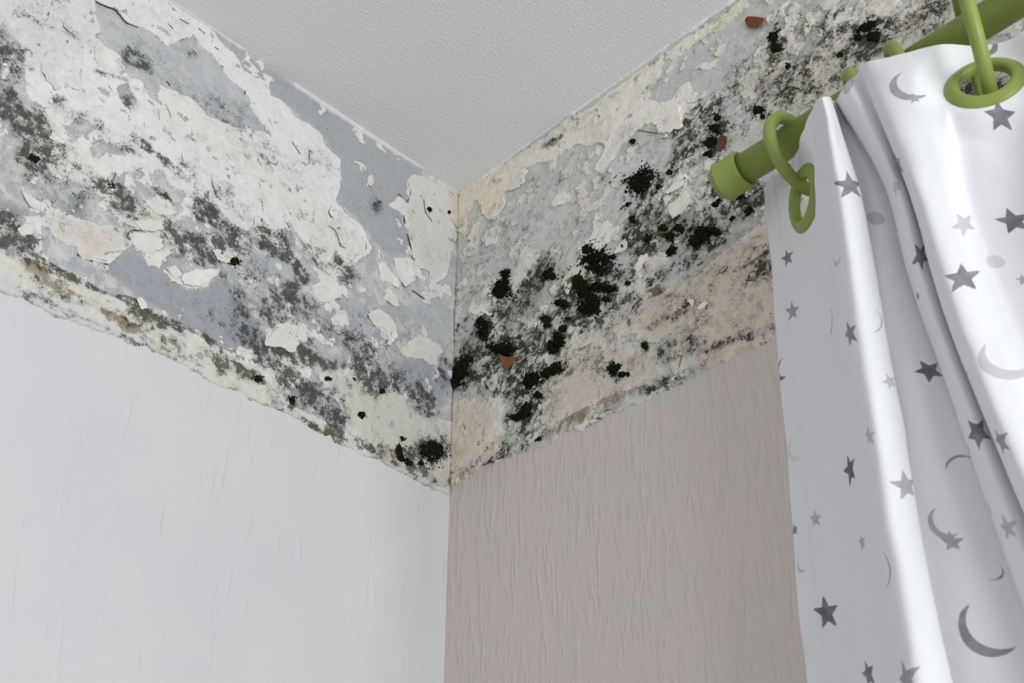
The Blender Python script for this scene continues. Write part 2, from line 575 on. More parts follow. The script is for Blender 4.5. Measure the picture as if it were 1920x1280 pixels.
PC_L = [
    ([(-200, -120), (330, -10), (640, 300), (700, 470), (560, 450), (300, 320), (150, 220), (-200, 60)], (224, 225, 225), 10),
    ([(-200, -120), (180, -20), (190, 80), (100, 130), (-200, 60)], (214, 216, 217), 10),
    ([(300, 160), (430, 235), (520, 300), (500, 350), (380, 300), (300, 230)], (224, 223, 217), 12),
    ([(480, 320), (600, 380), (690, 470), (640, 500), (560, 420), (480, 380)], (222, 221, 214), 12),
    ([(760, 320), (865, 350), (850, 500), (800, 530), (760, 440)], (212, 211, 204), 6),
    ([(842, 350), (866, 350), (862, 470), (850, 450)], (206, 199, 180), 5),
    ([(60, 400), (240, 420), (245, 470), (190, 500), (110, 460)], (212, 207, 197), 8),
    ([(148, 448), (180, 440), (205, 455), (195, 480), (165, 488)], (215, 200, 182), 8),
    ([(235, 395), (318, 400), (310, 440), (235, 430)], (215, 209, 194), 8),
    ([(240, 440), (315, 432), (305, 470), (250, 470)], (216, 213, 205), 6),
    ([(-200, 400), (0, 470), (200, 555), (400, 650), (640, 810), (850, 930), (400, 760), (-200, 480)], (214, 212, 199), 8),
    ([(600, 700), (700, 700), (780, 765), (850, 800), (850, 930), (720, 860), (640, 790)], (203, 201, 188), 10),
    ([(780, 780), (835, 790), (832, 830), (795, 825)], (206, 207, 207), 5),
    ([(752, 630), (830, 640), (830, 690), (750, 670)], (222, 216, 206), 4),
    ([(690, 840), (745, 835), (740, 870), (700, 862)], (205, 190, 172), 6),
    ([(20, 425), (60, 420), (60, 445), (25, 445)], (216, 200, 188), 5),
    ([(-200, 445), (0, 520), (75, 552), (175, 596), (275, 645), (320, 678), (320, 720), (-200, 560)], (206, 206, 208), 4),
]
# mould: centre, half axes (px), tilt (deg, clockwise in the picture), strength, greenness
MOLD_L = [
    (5, 115, 45, 50, 40, .75, .2), (20, 205, 65, 32, 40, .85, .3), (0, 60, 35, 35, 0, .3, .2), (62, 298, 40, 20, 20, .8, .6), (55, 250, 90, 45, 40, .5, .3),
    (100, 300, 70, 32, 30, .4, .2), (150, 222, 50, 16, 30, .45, .1), (112, 190, 16, 10, 0, .5, .1), (205, 352, 28, 18, 20, .9, .5), (300, 365, 34, 14, 30, .6, .3),
    (285, 287, 46, 9, 35, .75, .2), (232, 280, 40, 9, 25, .45, .2), (230, 380, 45, 22, 30, .55, .3), (388, 398, 42, 26, 40, .85, .15), (335, 440, 40, 26, 20, .85, .1),
    (440, 445, 50, 22, 20, .65, .1), (370, 470, 60, 30, 10, .7, .1), (0, 435, 60, 36, 30, .95, .2), (35, 455, 40, 22, 45, .8, .3), (60, 487, 80, 9, 26, .95, .7),
    (130, 518, 50, 7, 25, .7, .7), (75, 500, 70, 12, 28, .5, .5), (498, 452, 26, 20, 45, .95, .2), (530, 470, 34, 20, 35, .9, .2), (562, 505, 28, 14, 40, .8, .3), (640, 512, 14, 26, -20, .75, .1),
    (655, 520, 20, 22, 20, .5, .1), (470, 500, 80, 40, 30, .42, .1), (555, 535, 26, 12, -30, .7, .5), (550, 570, 60, 30, 20, .45, .2), (500, 575, 60, 40, 20, .4, .2), (620, 610, 80, 40, 20, .36, .1),
    (200, 552, 40, 7, 22, .8, .6), (225, 558, 36, 6, 12, .85, .6), (285, 595, 38, 14, 20, .95, .55), (325, 608, 46, 12, 18, .95, .4), (262, 590, 20, 12, 20, .8, .7), (300, 625, 50, 14, 28, .5, .6),
    (392, 640, 22, 9, 40, .8, .8), (470, 705, 28, 10, 30, .85, .8), (430, 690, 40, 14, 30, .45, .8), (400, 672, 50, 14, 30, .4, .7), (520, 690, 50, 22, 25, .7, .5), (600, 682, 50, 14, 0, .7, .7), (550, 660, 60, 18, 15, .5, .5),
    (545, 650, 40, 12, 20, .4, .4), (585, 748, 50, 30, 40, .72, .0), (632, 790, 26, 26, 50, .75, .05), (545, 755, 10, 12, 0, .9, .7), (568, 790, 26, 8, 35, .85, .7), (612, 815, 40, 9, 30, .75, .6),
    (530, 740, 60, 30, 40, .35, .5), (740, 722, 50, 18, 10, .7, .1), (705, 710, 26, 22, 30, .65, .0), (785, 740, 34, 26, 20, .72, .2), (800, 775, 40, 22, 30, .55, .3), (830, 700, 20, 40, 0, .7, .2),
    (690, 840, 60, 12, 28, .55, .5), (770, 880, 60, 14, 30, .55, .5), (800, 850, 60, 40, 20, .35, .3), (740, 850, 30, 18, 30, .5, .5), (690, 780, 60, 50, 20, .18, .5), (255, 112, 46, 14, 30, .6, .0),
    (228, 122, 16, 16, 0, .6, .1), (350, 98, 24, 12, 30, .4, .0), (420, 210, 80, 24, 35, .32, .0), (300, 120, 120, 40, 35, .25, .0), (110, 55, 90, 16, 25, .33, .1), (60, 30, 60, 14, 20, .2, .2), (120, 45, 20, 10, 30, .35, .1),
    (190, 140, 30, 8, 20, .55, .1), (215, 145, 26, 8, 20, .6, .1), (240, 195, 22, 16, 50, .5, .0), (360, 260, 22, 12, 0, .42, .1), (450, 270, 60, 30, 35, .25, .1), (500, 280, 30, 40, 20, .34, .2), (560, 330, 50, 30, 40, .30, .1), (600, 300, 40, 20, 40, .32, .0),
    (400, 340, 80, 40, 35, .25, .1), (580, 480, 60, 24, 40, .52, .1), (620, 430, 40, 40, 40, .22, .1), (250, 260, 90, 30, 30, .22, .1), (330, 320, 60, 22, 30, .3, .1), (450, 390, 70, 30, 35, .28, .1),
    (100, 340, 120, 40, 20, .4, .2), (260, 400, 60, 30, 0, .4, .4), (150, 430, 70, 30, 20, .2, .2), (400, 560, 80, 60, 30, .16, .0), (460, 600, 40, 30, 30, .25, .1), (420, 620, 80, 26, 30, .28, .1), (210, 590, 60, 14, 28, .45, .5), (100, 545, 70, 12, 28, .45, .4), (330, 660, 80, 12, 28, .42, .6),
    (560, 655, 80, 22, 10, .5, .4), (700, 640, 60, 40, 0, .32, .1), (740, 700, 120, 40, 10, .38, .1), (800, 590, 40, 50, 0, .22, .1), (650, 690, 60, 20, 0, .4, .4), (500, 640, 60, 30, 20, .38, .2), (690, 380, 40, 60, 60, .2, .2), (705, 390, 12, 14, 0, .4, .6), (640, 720, 40, 40, 0, .22, .5),
]
STAIN_L = [(130, 555, 60, 9, 26, .7), (200, 590, 60, 10, 28, .75), (250, 625, 60, 9, 30, .7), (290, 650, 40, 9, 32, .5), (60, 500, 40, 10, 25, .7), (160, 465, 24, 14, 0, .22), (75, 520, 60, 10, 28, .4),
           (210, 345, 12, 8, 0, .6), (300, 372, 20, 6, 25, .6), (290, 408, 30, 6, -15, .6), (34, 425, 14, 8, 30, .9), (235, 447, 14, 6, 90, .7), (505, 640, 8, 14, 30, .6), (520, 612, 24, 5, -30, .6), (560, 642, 16, 5, -20, .6),
           (690, 605, 8, 10, 0, .5), (745, 660, 16, 12, 20, .6), (780, 632, 20, 5, 20, .4), (735, 850, 14, 14, 30, .7), (720, 845, 20, 8, 30, .5), (845, 905, 18, 10, 0, .9), (660, 635, 40, 5, -10, .5), (440, 705, 60, 9, 28, .4), (540, 765, 40, 8, 28, .4), (20, 35, 8, 8, 0, .6),
           (848, 420, 12, 60, 0, .25), (125, 63, 14, 3, 45, .8), (240, 47, 30, 5, 40, .6), (265, 55, 16, 4, 25, .6), (85, 104, 6, 6, 0, .6), (0, 470, 60, 10, 25, .5)]

VEIL_L = [   # where the wash of old paint is gone
    ([(400, 60), (700, 255), (790, 320), (770, 480), (730, 480), (690, 440), (640, 380), (640, 310), (600, 250), (480, 150)], 0.05, 4),
    ([(180, 480), (235, 468), (270, 480), (320, 487), (312, 505), (345, 542), (400, 532), (425, 520), (440, 545), (478, 600), (495, 640), (492, 660), (470, 678),
      (430, 662), (380, 632), (310, 590), (230, 540)], 0.08, 5),
    ([(170, 0), (330, 60), (480, 180), (510, 260), (400, 240), (300, 190), (190, 80)], 0.45, 6),
    ([(125, 370), (162, 365), (166, 392), (150, 406), (128, 400)], 0.05, 5), ([(0, 372), (56, 394), (50, 412), (0, 396)], 0.05, 5),
    ([(700, 690), (760, 665), (850, 690), (850, 745), (800, 755), (720, 735)], 0.15, 8), ([(790, 520), (850, 500), (855, 660), (800, 640), (770, 590)], 0.4, 10),
    ([(480, 480), (560, 500), (560, 555), (490, 550)], 0.15, 8), ([(560, 575), (640, 556), (690, 572), (680, 640), (600, 650)], 0.35, 10), ([(320, 455), (385, 440), (410, 490), (330, 500)], 0.2, 8),
]
VEIL_R = [
    ([(1230, 150), (1300, 95), (1350, 75), (1330, 150), (1290, 160), (1262, 190), (1225, 195)], 0.2, 5), ([(940, 420), (1060, 390), (1080, 440), (1000, 470), (940, 500)], 0.3, 12),
    ([(1140, 300), (1230, 270), (1240, 330), (1180, 400), (1130, 390)], 0.35, 12), ([(880, 470), (940, 465), (900, 560), (870, 580)], 0.3, 10), ([(1130, 545), (1230, 540), (1230, 575), (1120, 590)], 0.3, 10),
    ([(985, 540), (1040, 480), (1060, 500), (1010, 570), (930, 610), (880, 640)], 0.2, 10), ([(1230, 655), (1262, 640), (1310, 638), (1322, 650), (1300, 666), (1240, 682)], 0.1, 6),
]

PAINT_R = [
    ('+', [(855, 340), (900, 340), (960, 300), (1050, 235), (1110, 200), (1180, 150), (1248, 100), (1245, 128), (1235, 150), (1225, 165), (1220, 190),
           (1235, 195), (1260, 185), (1272, 165), (1295, 155), (1300, 175), (1305, 190), (1330, 190), (1310, 215), (1285, 245), (1255, 255), (1240, 252),
           (1235, 240), (1215, 235), (1195, 245), (1185, 260), (1165, 275), (1155, 295), (1140, 315), (1130, 330), (1115, 320), (1125, 300), (1140, 275),
           (1120, 270), (1080, 275), (1050, 290), (1040, 300), (1010, 305), (980, 325), (985, 340), (975, 350), (950, 362), (946, 385), (932, 412), (915, 416),
           (910, 402), (902, 378), (890, 380), (880, 400), (872, 440), (850, 440)]),
    ('+', [(1250, 100), (1300, 68), (1345, 40), (1370, 18), (1395, -8), (1402, 12), (1384, 30), (1352, 55), (1330, 62), (1300, 86), (1262, 112)]),
    ('+', [(1248, 141), (1258, 124), (1270, 121), (1262, 134)]), ('+', [(1275, 138), (1284, 122), (1288, 124), (1280, 138)]),
    ('+', [(1272, 108), (1280, 98), (1283, 103)]), ('+', [(1318, 72), (1326, 70), (1328, 82), (1319, 82)]), ('+', [(1240, 152), (1252, 146), (1250, 155)]),
    ('+', [(1300, 130), (1330, 115), (1352, 110), (1340, 128), (1318, 135)]),
    ('+', [(905, 450), (915, 432), (930, 425), (939, 440), (932, 460), (915, 466)]),
    ('+', [(1035, 386), (1045, 366), (1062, 360), (1069, 372), (1055, 386), (1040, 391)]),
    ('+', [(1088, 468), (1105, 450), (1120, 425), (1140, 414), (1159, 430), (1156, 446), (1125, 470), (1103, 484), (1090, 480)]),
    ('+', [(1158, 466), (1176, 448), (1182, 466), (1168, 474), (1152, 478)]),
    ('+', [(1238, 358), (1260, 335), (1287, 323), (1293, 335), (1280, 355), (1258, 366), (1243, 364)]),
    ('+', [(1253, 388), (1275, 370), (1291, 354), (1298, 380), (1291, 400), (1265, 411), (1253, 402)]),
    ('+', [(878, 582), (890, 555), (905, 545), (920, 538), (937, 558), (936, 575), (925, 600), (905, 590), (895, 598), (876, 596)]),
    ('+', [(960, 520), (985, 480), (1015, 468), (1012, 486), (990, 525), (966, 546)]),
    ('+', [(1050, 552), (1062, 520), (1078, 500), (1094, 505), (1084, 518), (1075, 535), (1085, 548), (1070, 556), (1058, 566)]),
    ('+', [(1030, 545), (1045, 535), (1052, 548), (1036, 556)]),
    ('+', [(1190, 500), (1204, 480), (1216, 476), (1222, 486), (1232, 480), (1238, 471), (1251, 478), (1251, 490), (1240, 502), (1225, 522), (1208, 532), (1194, 520)]),
    ('+', [(1100, 602), (1150, 580), (1220, 558), (1252, 542), (1242, 576), (1182, 602), (1130, 622), (1088, 634)]),
    ('+', [(1180, 610), (1215, 582), (1250, 562), (1280, 538), (1330, 498), (1380, 455), (1445, 400), (1640, 300), (1900, 300), (1900, 480), (1450, 670),
           (1330, 712), (1310, 690), (1322, 650), (1300, 632), (1290, 602), (1240, 640), (1200, 650)]),
    ('+', [(1050, 650), (1120, 630), (1200, 650), (1225, 668), (1240, 700), (1180, 735), (1100, 770), (1040, 800), (1020, 760), (1060, 720), (1070, 680)]),
    ('+', [(820, 775), (850, 755), (880, 748), (900, 760), (930, 765), (945, 800), (955, 860), (900, 890), (820, 950)]),
    ('+', [(910, 700), (935, 695), (940, 720), (925, 735), (900, 725)]),
    ('+', [(1500, 120), (1560, 90), (1640, 60), (1760, -20), (1900, -60), (1900, 60), (1700, 150), (1600, 180), (1520, 200), (1470, 210)]),
    ('+', [(1380, 150), (1420, 130), (1470, 110), (1500, 120), (1460, 170), (1400, 185)]),
]
MOTTLE_R = [(1090, 380, 90, 60, 0.06), (1180, 560, 110, 60, 0.14), (1000, 640, 80, 60, 0.12), (1330, 330, 80, 60, 0.14), (1000, 400, 90, 70, -0.06), (1300, 130, 60, 40, -0.10),
            (1450, 180, 100, 60, 0.16), (1600, 60, 150, 80, 0.16), (1400, 60, 60, 40, -0.1), (1200, 300, 60, 40, 0.04), (900, 490, 40, 60, 0.02), (960, 740, 80, 60, 0.2), (1130, 640, 80, 40, 0.15), (1850, 170, 200, 100, .2)]
SUB_R0 = (170, 171, 170)
SUB_R = [
    ([(1220, 190), (1300, 100), (1380, 60), (1440, 90), (1400, 160), (1300, 220)], (164, 167, 171), 8),
    ([(1370, 20), (1400, 0), (1600, -60), (1560, 40), (1440, 90)], (160, 160, 160), 8),
    ([(880, 420), (960, 360), (1060, 340), (1080, 420), (960, 500), (880, 560)], (176, 178, 179), 10),
    ([(860, 430), (900, 410), (890, 600), (858, 660)], (170, 172, 174), 8),
    ([(1040, 470), (1010, 470), (985, 540), (930, 600), (860, 640), (860, 690), (940, 640), (1020, 590)], (140, 143, 136), 10),
    ([(1180, 430), (1240, 370), (1320, 400), (1300, 480), (1200, 500)], (138, 139, 130), 10),
    ([(1060, 480), (1090, 470), (1095, 500), (1060, 515)], (184, 185, 188), 5),
    ([(1150, 300), (1230, 290), (1240, 400), (1150, 400)], (178, 179, 180), 10),
    ([(1160, 540), (1240, 540), (1230, 580), (1130, 590)], (160, 162, 164), 10),
    ([(1230, 655), (1262, 640), (1310, 638), (1322, 650), (1300, 666), (1240, 682)], (152, 153, 150), 6),
    ([(1440, 60), (1560, 30), (1920, -40), (1920, 200), (1500, 200)], (154, 149, 140), 20),
    ([(1280, 440), (1450, 330), (1450, 480), (1300, 560)], (156, 149, 139), 16),
    ([(960, 640), (1100, 620), (1250, 660), (1100, 780), (960, 820)], (178, 173, 164), 16),
]
PC_R0 = (188, 184, 174)
PC_R = [
    ([(855, 340), (960, 300), (990, 340), (940, 420), (860, 450)], (196, 184, 166), 8),
    ([(980, 300), (1110, 210), (1248, 110), (1200, 200), (1100, 280), (1000, 320)], (194, 189, 176), 10),
    ([(1200, 180), (1300, 150), (1330, 195), (1250, 260), (1130, 330), (1120, 290)], (194, 190, 181), 8),
    ([(1250, 105), (1400, -10), (1400, 20), (1300, 90)], (196, 188, 164), 6),
    ([(1080, 410), (1180, 410), (1180, 480), (1080, 490)], (198, 195, 187), 6),
    ([(1230, 320), (1300, 320), (1300, 415), (1240, 415)], (196, 193, 185), 6),
    ([(1180, 470), (1260, 465), (1240, 540), (1180, 530)], (186, 179, 170), 6),
    ([(1090, 600), (1260, 540), (1240, 580), (1100, 635)], (182, 174, 163), 10),
    ([(1180, 610), (1450, 400), (1900, 300), (1900, 480), (1450, 680), (1300, 712)], (178, 164, 150), 14),
    ([(1040, 650), (1240, 650), (1240, 710), (1100, 780), (1020, 800)], (176, 167, 155), 14),
    ([(815, 750), (900, 750), (955, 860), (820, 950)], (187, 174, 160), 8),
    ([(870, 530), (1020, 470), (1000, 530), (900, 600)], (186, 184, 177), 8),
    ([(1370, 160), (1900, -60), (1900, 200), (1480, 220)], (166, 160, 148), 20),
]
MOLD_R = [
    (1022, 500, 44, 22, -50, .62, .35), (992, 550, 46, 22, -60, .72, .3), (945, 592, 46, 22, -35, .72, .25), (895, 640, 40, 40, 0, .72, .1), (868, 692, 28, 34, 20, .95, .2), (848, 722, 20, 18, 0, .95, .3),
    (885, 720, 60, 40, 0, .5, .1), (930, 600, 30, 30, 0, .7, .1), (940, 545, 18, 36, 10, .85, .1), (1085, 555, 60, 46, 10, .62, .2), (1110, 590, 40, 30, 0, .55, .2), (1050, 640, 46, 34, 0, .72, .3), (1020, 700, 56, 40, -40, .85, .3),
    (985, 750, 40, 50, -30, .75, .2), (985, 780, 30, 18, -20, .95, .2), (1000, 620, 90, 50, -20, .5, .2), (1232, 440, 56, 32, -15, .88, .4), (1185, 425, 24, 30, 0, .7, .3), (1225, 472, 50, 20, -10, .75, .3), (1215, 385, 40, 30, -50, .6, .3),
    (1312, 440, 50, 26, -25, .85, .1), (1260, 410, 60, 40, -20, .5, .2), (1270, 340, 30, 44, 40, .5, .3), (1330, 262, 40, 44, -50, .7, .2), (1290, 255, 40, 30, -40, .62, .4), (1335, 215, 30, 26, -30, .65, .4), (1355, 187, 30, 16, -30, .6, .4),
    (1385, 375, 60, 24, -25, .95, .3), (1412, 385, 50, 26, -30, .8, .2), (1360, 330, 40, 26, -30, .62, .2), (1300, 300, 60, 30, -40, .42, .2), (1290, 345, 14, 30, 50, .7, .3), (1320, 380, 60, 30, -30, .5, .2), (1165, 520, 60, 36, -20, .52, .2), (1145, 550, 40, 30, 0, .55, .2),
    (1205, 555, 50, 30, -20, .36, .2), (1262, 512, 50, 24, -25, .5, .2), (1300, 480, 60, 24, -30, .5, .2), (1458, 85, 20, 44, 5, .95, .3), (1502, 62, 46, 30, -30, .45, .1), (1545, 48, 36, 18, -30, .6, .1), (1632, 60, 46, 30, -20, .92, .3), (1580, 102, 20, 8, -20, .85, .2),
    (1535, 105, 90, 36, -25, .48, .3), (1600, 120, 60, 24, -25, .48, .3), (1450, 150, 70, 36, -30, .45, .3), (1500, 180, 80, 30, -30, .52, .3), (1420, 205, 60, 26, -30, .34, .2), (1560, 150, 60, 24, -30, .45, .3), (1700, 50, 80, 40, -30, .5, .3), (1760, 15, 60, 30, -30, .5, .3),
    (1850, 170, 90, 50, -20, .74, .2), (1390, 120, 40, 40, -40, .34, .1), (1350, 180, 60, 30, -40, .4, .3), (1500, 20, 100, 30, -20, .32, .1), (1352, 648, 70, 12, -15, .65, .5), (1275, 652, 50, 20, -15, .5, .2), (1232, 722, 34, 9, -20, .75, .3), (1290, 700, 60, 16, -25, .4, .4),
    (1140, 770, 50, 10, -22, .5, .3), (1150, 697, 14, 14, 40, .7, .5), (1100, 690, 90, 40, -20, .3, .3), (1190, 680, 90, 40, -20, .32, .3), (1400, 600, 90, 50, -30, .27, .2), (1330, 560, 90, 40, -30, .27, .2), (1390, 500, 60, 30, -30, .3, .2), (1420, 450, 40, 40, 0, .34, .2), (1300, 610, 60, 30, -20, .3, .2), (1000, 810, 60, 30, -25, .36, .4),
    (960, 830, 60, 16, -22, .5, .4), (930, 860, 50, 10, -20, .55, .3), (885, 880, 40, 10, -30, .3, .2), (960, 670, 50, 40, 0, .5, .1), (920, 690, 60, 40, 0, .5, .1), (1213, 650, 8, 12, 0, .75, .4), (1180, 605, 12, 10, 0, .5, .5), (1300, 570, 10, 6, -30, .6, .3), (1280, 560, 70, 30, -30, .3, .2),
    (1135, 335, 22, 14, -60, .42, .4), (1100, 380, 60, 30, -40, .26, .4), (1120, 420, 60, 24, -40, .24, .3), (1060, 440, 60, 30, -40, .26, .3), (980, 410, 60, 40, -30, .22, .1), (1225, 165, 40, 8, -40, .3, .6), (1240, 250, 60, 30, -40, .3, .2), (1180, 270, 30, 30, 0, .2, .2), (910, 490, 30, 40, 0, .2, .1),
    (890, 560, 20, 60, 10, .4, .1), (1000, 340, 20, 14, -30, .35, .3), (1045, 262, 16, 10, -30, .5, .6), (1030, 270, 20, 10, -30, .5, .4), (1205, 345, 40, 36, 0, .4, .1), (1190, 470, 60, 20, 0, .4, .2), (1445, 620, 60, 14, -20, .3, .3), (1430, 490, 50, 14, -30, .42, .2), (1420, 520, 40, 10, -35, .5, .2), (1355, 510, 26, 10, -35, .5, .2), (1240, 600, 60, 16, -30, .4, .2),
    (855, 790, 30, 30, 0, .25, .2), (820, 850, 30, 30, 0, .4, .3), (850, 890, 30, 24, 0, .3, .3), (1130, 560, 140, 80, -20, .26, .2), (1330, 300, 160, 80, -35, .22, .2), (1080, 620, 120, 60, -20, .26, .2), (1560, 90, 200, 70, -25, .22, .2),
]
STAIN_R = [(1130, 762, 60, 9, -25, .8), (1090, 785, 30, 14, -25, .8), (1035, 805, 40, 12, -28, .6), (1180, 740, 40, 12, -20, .6), (846, 903, 22, 12, 0, .95), (1150, 748, 50, 10, -20, .5), (985, 785, 10, 8, 0, .9), (1000, 330, 40, 6, -35, .2), (950, 330, 60, 8, -30, .35),
           (1110, 215, 40, 4, -35, .5), (1180, 160, 60, 5, -35, .5), (1240, 112, 30, 5, -30, .5), (1340, 60, 50, 8, -35, .35), (1290, 155, 20, 8, -30, .3), (1460, 105, 14, 16, 0, .8), (1378, 188, 8, 8, 0, .7), (1185, 413, 8, 8, 0, .7), (1180, 532, 8, 7, 0, .6), (1300, 543, 6, 5, 0, .7), (1182, 605, 8, 6, 0, .5),
           (870, 420, 14, 50, 10, .3), (1280, 705, 60, 12, -25, .35), (930, 340, 60, 12, -30, .25), (1800, 180, 200, 80, 0, .2), (1170, 480, 14, 6, 0, .5), (995, 672, 8, 5, 0, .7), (1213, 650, 6, 12, 0, .5), (1000, 835, 50, 6, -25, .4)]


def wall_blobs(side, blobs, s, h, warp):
    """sum of soft elliptical growths given by photograph position, laid on the wall"""
    cv = CONV[side]
    tot = np.zeros(s.shape)
    extra = np.zeros(s.shape)
    for b in blobs:
        cx, cy, a, bb, ang, k = b[:6]
        ca, sa = math.cos(math.radians(ang)), math.sin(math.radians(ang))
        c0 = np.array(cv(cx, cy))
        e1 = np.array(cv(cx + ca * a, cy + sa * a)) - c0
        e2 = np.array(cv(cx - sa * bb, cy + ca * bb)) - c0
        Mi = np.linalg.inv(np.stack([e1, e2], 1))
        rad = 2.4 * max(np.linalg.norm(e1), np.linalg.norm(e2))
        m = (np.abs(s - c0[0]) < rad) & (np.abs(h - c0[1]) < rad)
        if not m.any():
            continue
        ds, dh = s[m] - c0[0], h[m] - c0[1]
        r = np.sqrt((Mi[0, 0] * ds + Mi[0, 1] * dh) ** 2 + (Mi[1, 0] * ds + Mi[1, 1] * dh) ** 2)
        r = r + (warp[m] - 0.5) * 1.8
        w = k * sstep(1.55, 0.15, r)
        new = 1 - (1 - tot[m]) * (1 - w)
        if len(b) > 6:
            extra[m] = extra[m] + w * b[6]
            # running weight kept in tot
        tot[m] = new
    return tot, extra


def build_band(side, parent, mat, edge, paint_ops, mottle, sub0, subs, pc0, pcs, molds, stains, novels, smax, seed):
    cv = CONV[side]
    step = 0.00105
    ns, nt = int(smax / step), 400
    s1 = np.linspace(0.0, smax, ns)
    ep = sorted(cv(*p) for p in edge)
    es, eh = [p[0] for p in ep], [p[1] for p in ep]
    hb = np.interp(s1, es, eh) + (fbm(s1, s1 * 0, 0.012, seed + 90, 4, 0.65) - 0.5) * 0.011
    hb = np.maximum(hb * sstep(smax, smax - 0.13, s1 + (fbm(s1, s1 * 0 + 3, 0.03, seed + 95, 3) - 0.5) * 0.05), 0.0004)     # the damage runs out past the picture
    t1 = np.linspace(0, 1, nt)
    S = np.repeat(s1[:, None], nt, 1)
    H = hb[:, None] * t1[None, :]
    # ragged outlines: warp the tracing a little
    ws = (fbm(S, H, 0.016, seed, 4, 0.6) - 0.5) * 0.011
    wh = (fbm(S, H, 0.016, seed + 50, 4, 0.6) - 0.5) * 0.011
    Sw, Hw = S + ws, H + wh
    MG = 0.03
    # speckled ground: small scraps of paint here and there
    bias = np.zeros(S.shape)
    for (cx, cy, a, b, k) in mottle:
        t, _ = wall_blobs(side, [(cx, cy, a, b, 0, 1.0)], S, H, np.full(S.shape, 0.5))
        bias += t * k
    nz = fbm(S, H, 0.020, seed + 5, 5, 0.62)
    paint = np.clip((nz - 0.62 + bias) * 45.0, -6, 4)
    big = np.full(S.shape, -30.0)
    for op, poly in paint_ops:
        sd = poly_sd(Sw, Hw, [cv(*p) for p in poly], MG) * 1000
        if op == '+':
            paint = np.maximum(paint, sd)
        else:
            paint = np.minimum(paint, np.where(sd > -25, -sd, 99))
    # little chips lost out of the paint
    chip = fbm(S, H, 0.009, seed + 15, 4, 0.6)
    paint = np.where(paint > 0, np.minimum(paint, (0.735 - chip) * 30), paint)

    def tint(c0, lst, e, sat):
        c = np.tile(np.array(lin(c0, e)), S.shape + (1,))
        for poly, cc, soft in lst:
            sd = poly_sd(Sw, Hw, [cv(*p) for p in poly], 0.04) * 1000
            w = sstep(-soft, soft, sd)[..., None]
            c = c * (1 - w) + np.array(lin(cc, e)) * w
        g = c.mean(-1, keepdims=True)
        return g + (c - g) * sat
    e = EL if side == 'L' else ER
    sub, pcol = tint(sub0, subs, e, 0.6 if side == 'L' else 0.35), tint(pc0, pcs, e, 0.62 if side == 'L' else 0.74)
    sub = sub * np.array((1, 0.995, 0.985) if side == 'L' else (0.985, 0.975, 0.94))
    wz = fbm(S, H, 0.022, seed + 33, 5, 0.65)
    mold, gsum = wall_blobs(side, molds, S, H, wz)
    mold = np.clip(mold * (1.5 if side == 'L' else 1.25), 0, 1.15)
    # faint growth nearly everywhere
    wear = sstep(0.42, 0.72, fbm(S, H, 0.06, seed + 41, 4, 0.6))
    mold = np.maximum(mold, 0.05 + wear * (0.24 if side == 'L' else 0.40))
    # green share, normalised by how much growth there is
    g2 = np.zeros(S.shape)
    wsum = np.full(S.shape, 1e-4)
    green = np.clip(gsum / np.maximum(mold, 0.05), 0, 1) * (0.85 if side == 'L' else 0.75)
    # a thin grimy line along the torn lower edge
    dl = (hb[:, None] - H) * 1000
    rim = sstep(7, 0.5, dl) * sstep(0.40, 0.62, fbm(S, H, 0.02, seed + 61, 3))
    mold = np.maximum(mold, rim * 0.55)
    green = np.where(rim > 0.2, np.maximum(green, 0.6), green)
    # grime in the corner and below the ceiling
    veil = np.full(S.shape, 0.85 if side == 'L' else 0.60)
    for poly, v, soft in novels:
        sd = poly_sd(Sw, Hw, [cv(*p) for p in poly], 0.04) * 1000
        w = sstep(-soft, soft, sd)
        veil = veil * (1 - w) + v * w
    stain, _ = wall_blobs(side, stains, S, H, wz)

    relief = (0.0011 + 0.0010 * sstep(-0.5, 0.7, paint) + 0.0022 * (fbm(S, H, 0.03, seed + 71, 4) - 0.5)
              + 0.0010 * (fbm(S, H, 0.006, seed + 77, 3) - 0.5) + 0.0006 * sstep(2.2, 0.2, np.abs(paint - 0.6)) * fbm(S, H, 0.02, seed + 81, 2))
    relief = np.maximum(relief, 0.0003)
    relief[:, -1] = -0.0006
    relief[:, -2] = np.minimum(relief[:, -2], 0.0012)
    relief *= sstep(-0.0005, 0.003, S)[:, :] * 0.9 + 0.1
    P = to3(side, S, H, relief)
    if side == 'L':
        P = P[::-1]
    o = grid_obj('plaster_band', P, mat, parent)
    fl = (lambda A: A[::-1]) if side == 'L' else (lambda A: A)
    attr_f(o, 'paint', fl(paint))
    attr_f(o, 'mold', fl(mold))
    attr_f(o, 'green', fl(green))
    attr_f(o, 'stain', fl(stain))
    attr_f(o, 'veil', fl(veil))
    attr_c(o, 'sub', fl(sub))
    attr_c(o, 'pcol', fl(pcol))
    return o


COLONY_HALO = [(1205, 342, 30, 26, -40, .8, .1), (1120, 492, 36, 32, 0, .95, .1), (1105, 555, 40, 34, 20, .9, .2), (943, 540, 24, 34, 10, .9, .1), (907, 615, 18, 26, 10, .9, 0), (946, 657, 34, 20, 10, .95, 0), (1010, 712, 40, 26, -30, .95, .3),
               (985, 776, 30, 20, -30, .9, .2), (862, 700, 24, 30, 20, .95, .3), (1320, 442, 34, 24, -20, .95, .1), (1336, 262, 24, 36, 0, .8, .2), (1048, 645, 24, 22, 0, .8, .2), (1032, 517, 18, 14, 0, .8, .1)]
MOLD_R += COLONY_HALO
MOLD_L += [(60, 562, 70, 10, 26, .42, .5), (120, 585, 60, 8, 24, .38, .3), (210, 622, 60, 6, 24, .42, .4), (280, 657, 40, 5, 24, .7, .3), (806, 846, 30, 26, 0, .85, .3), (752, 862, 22, 16, 30, .8, .3)]
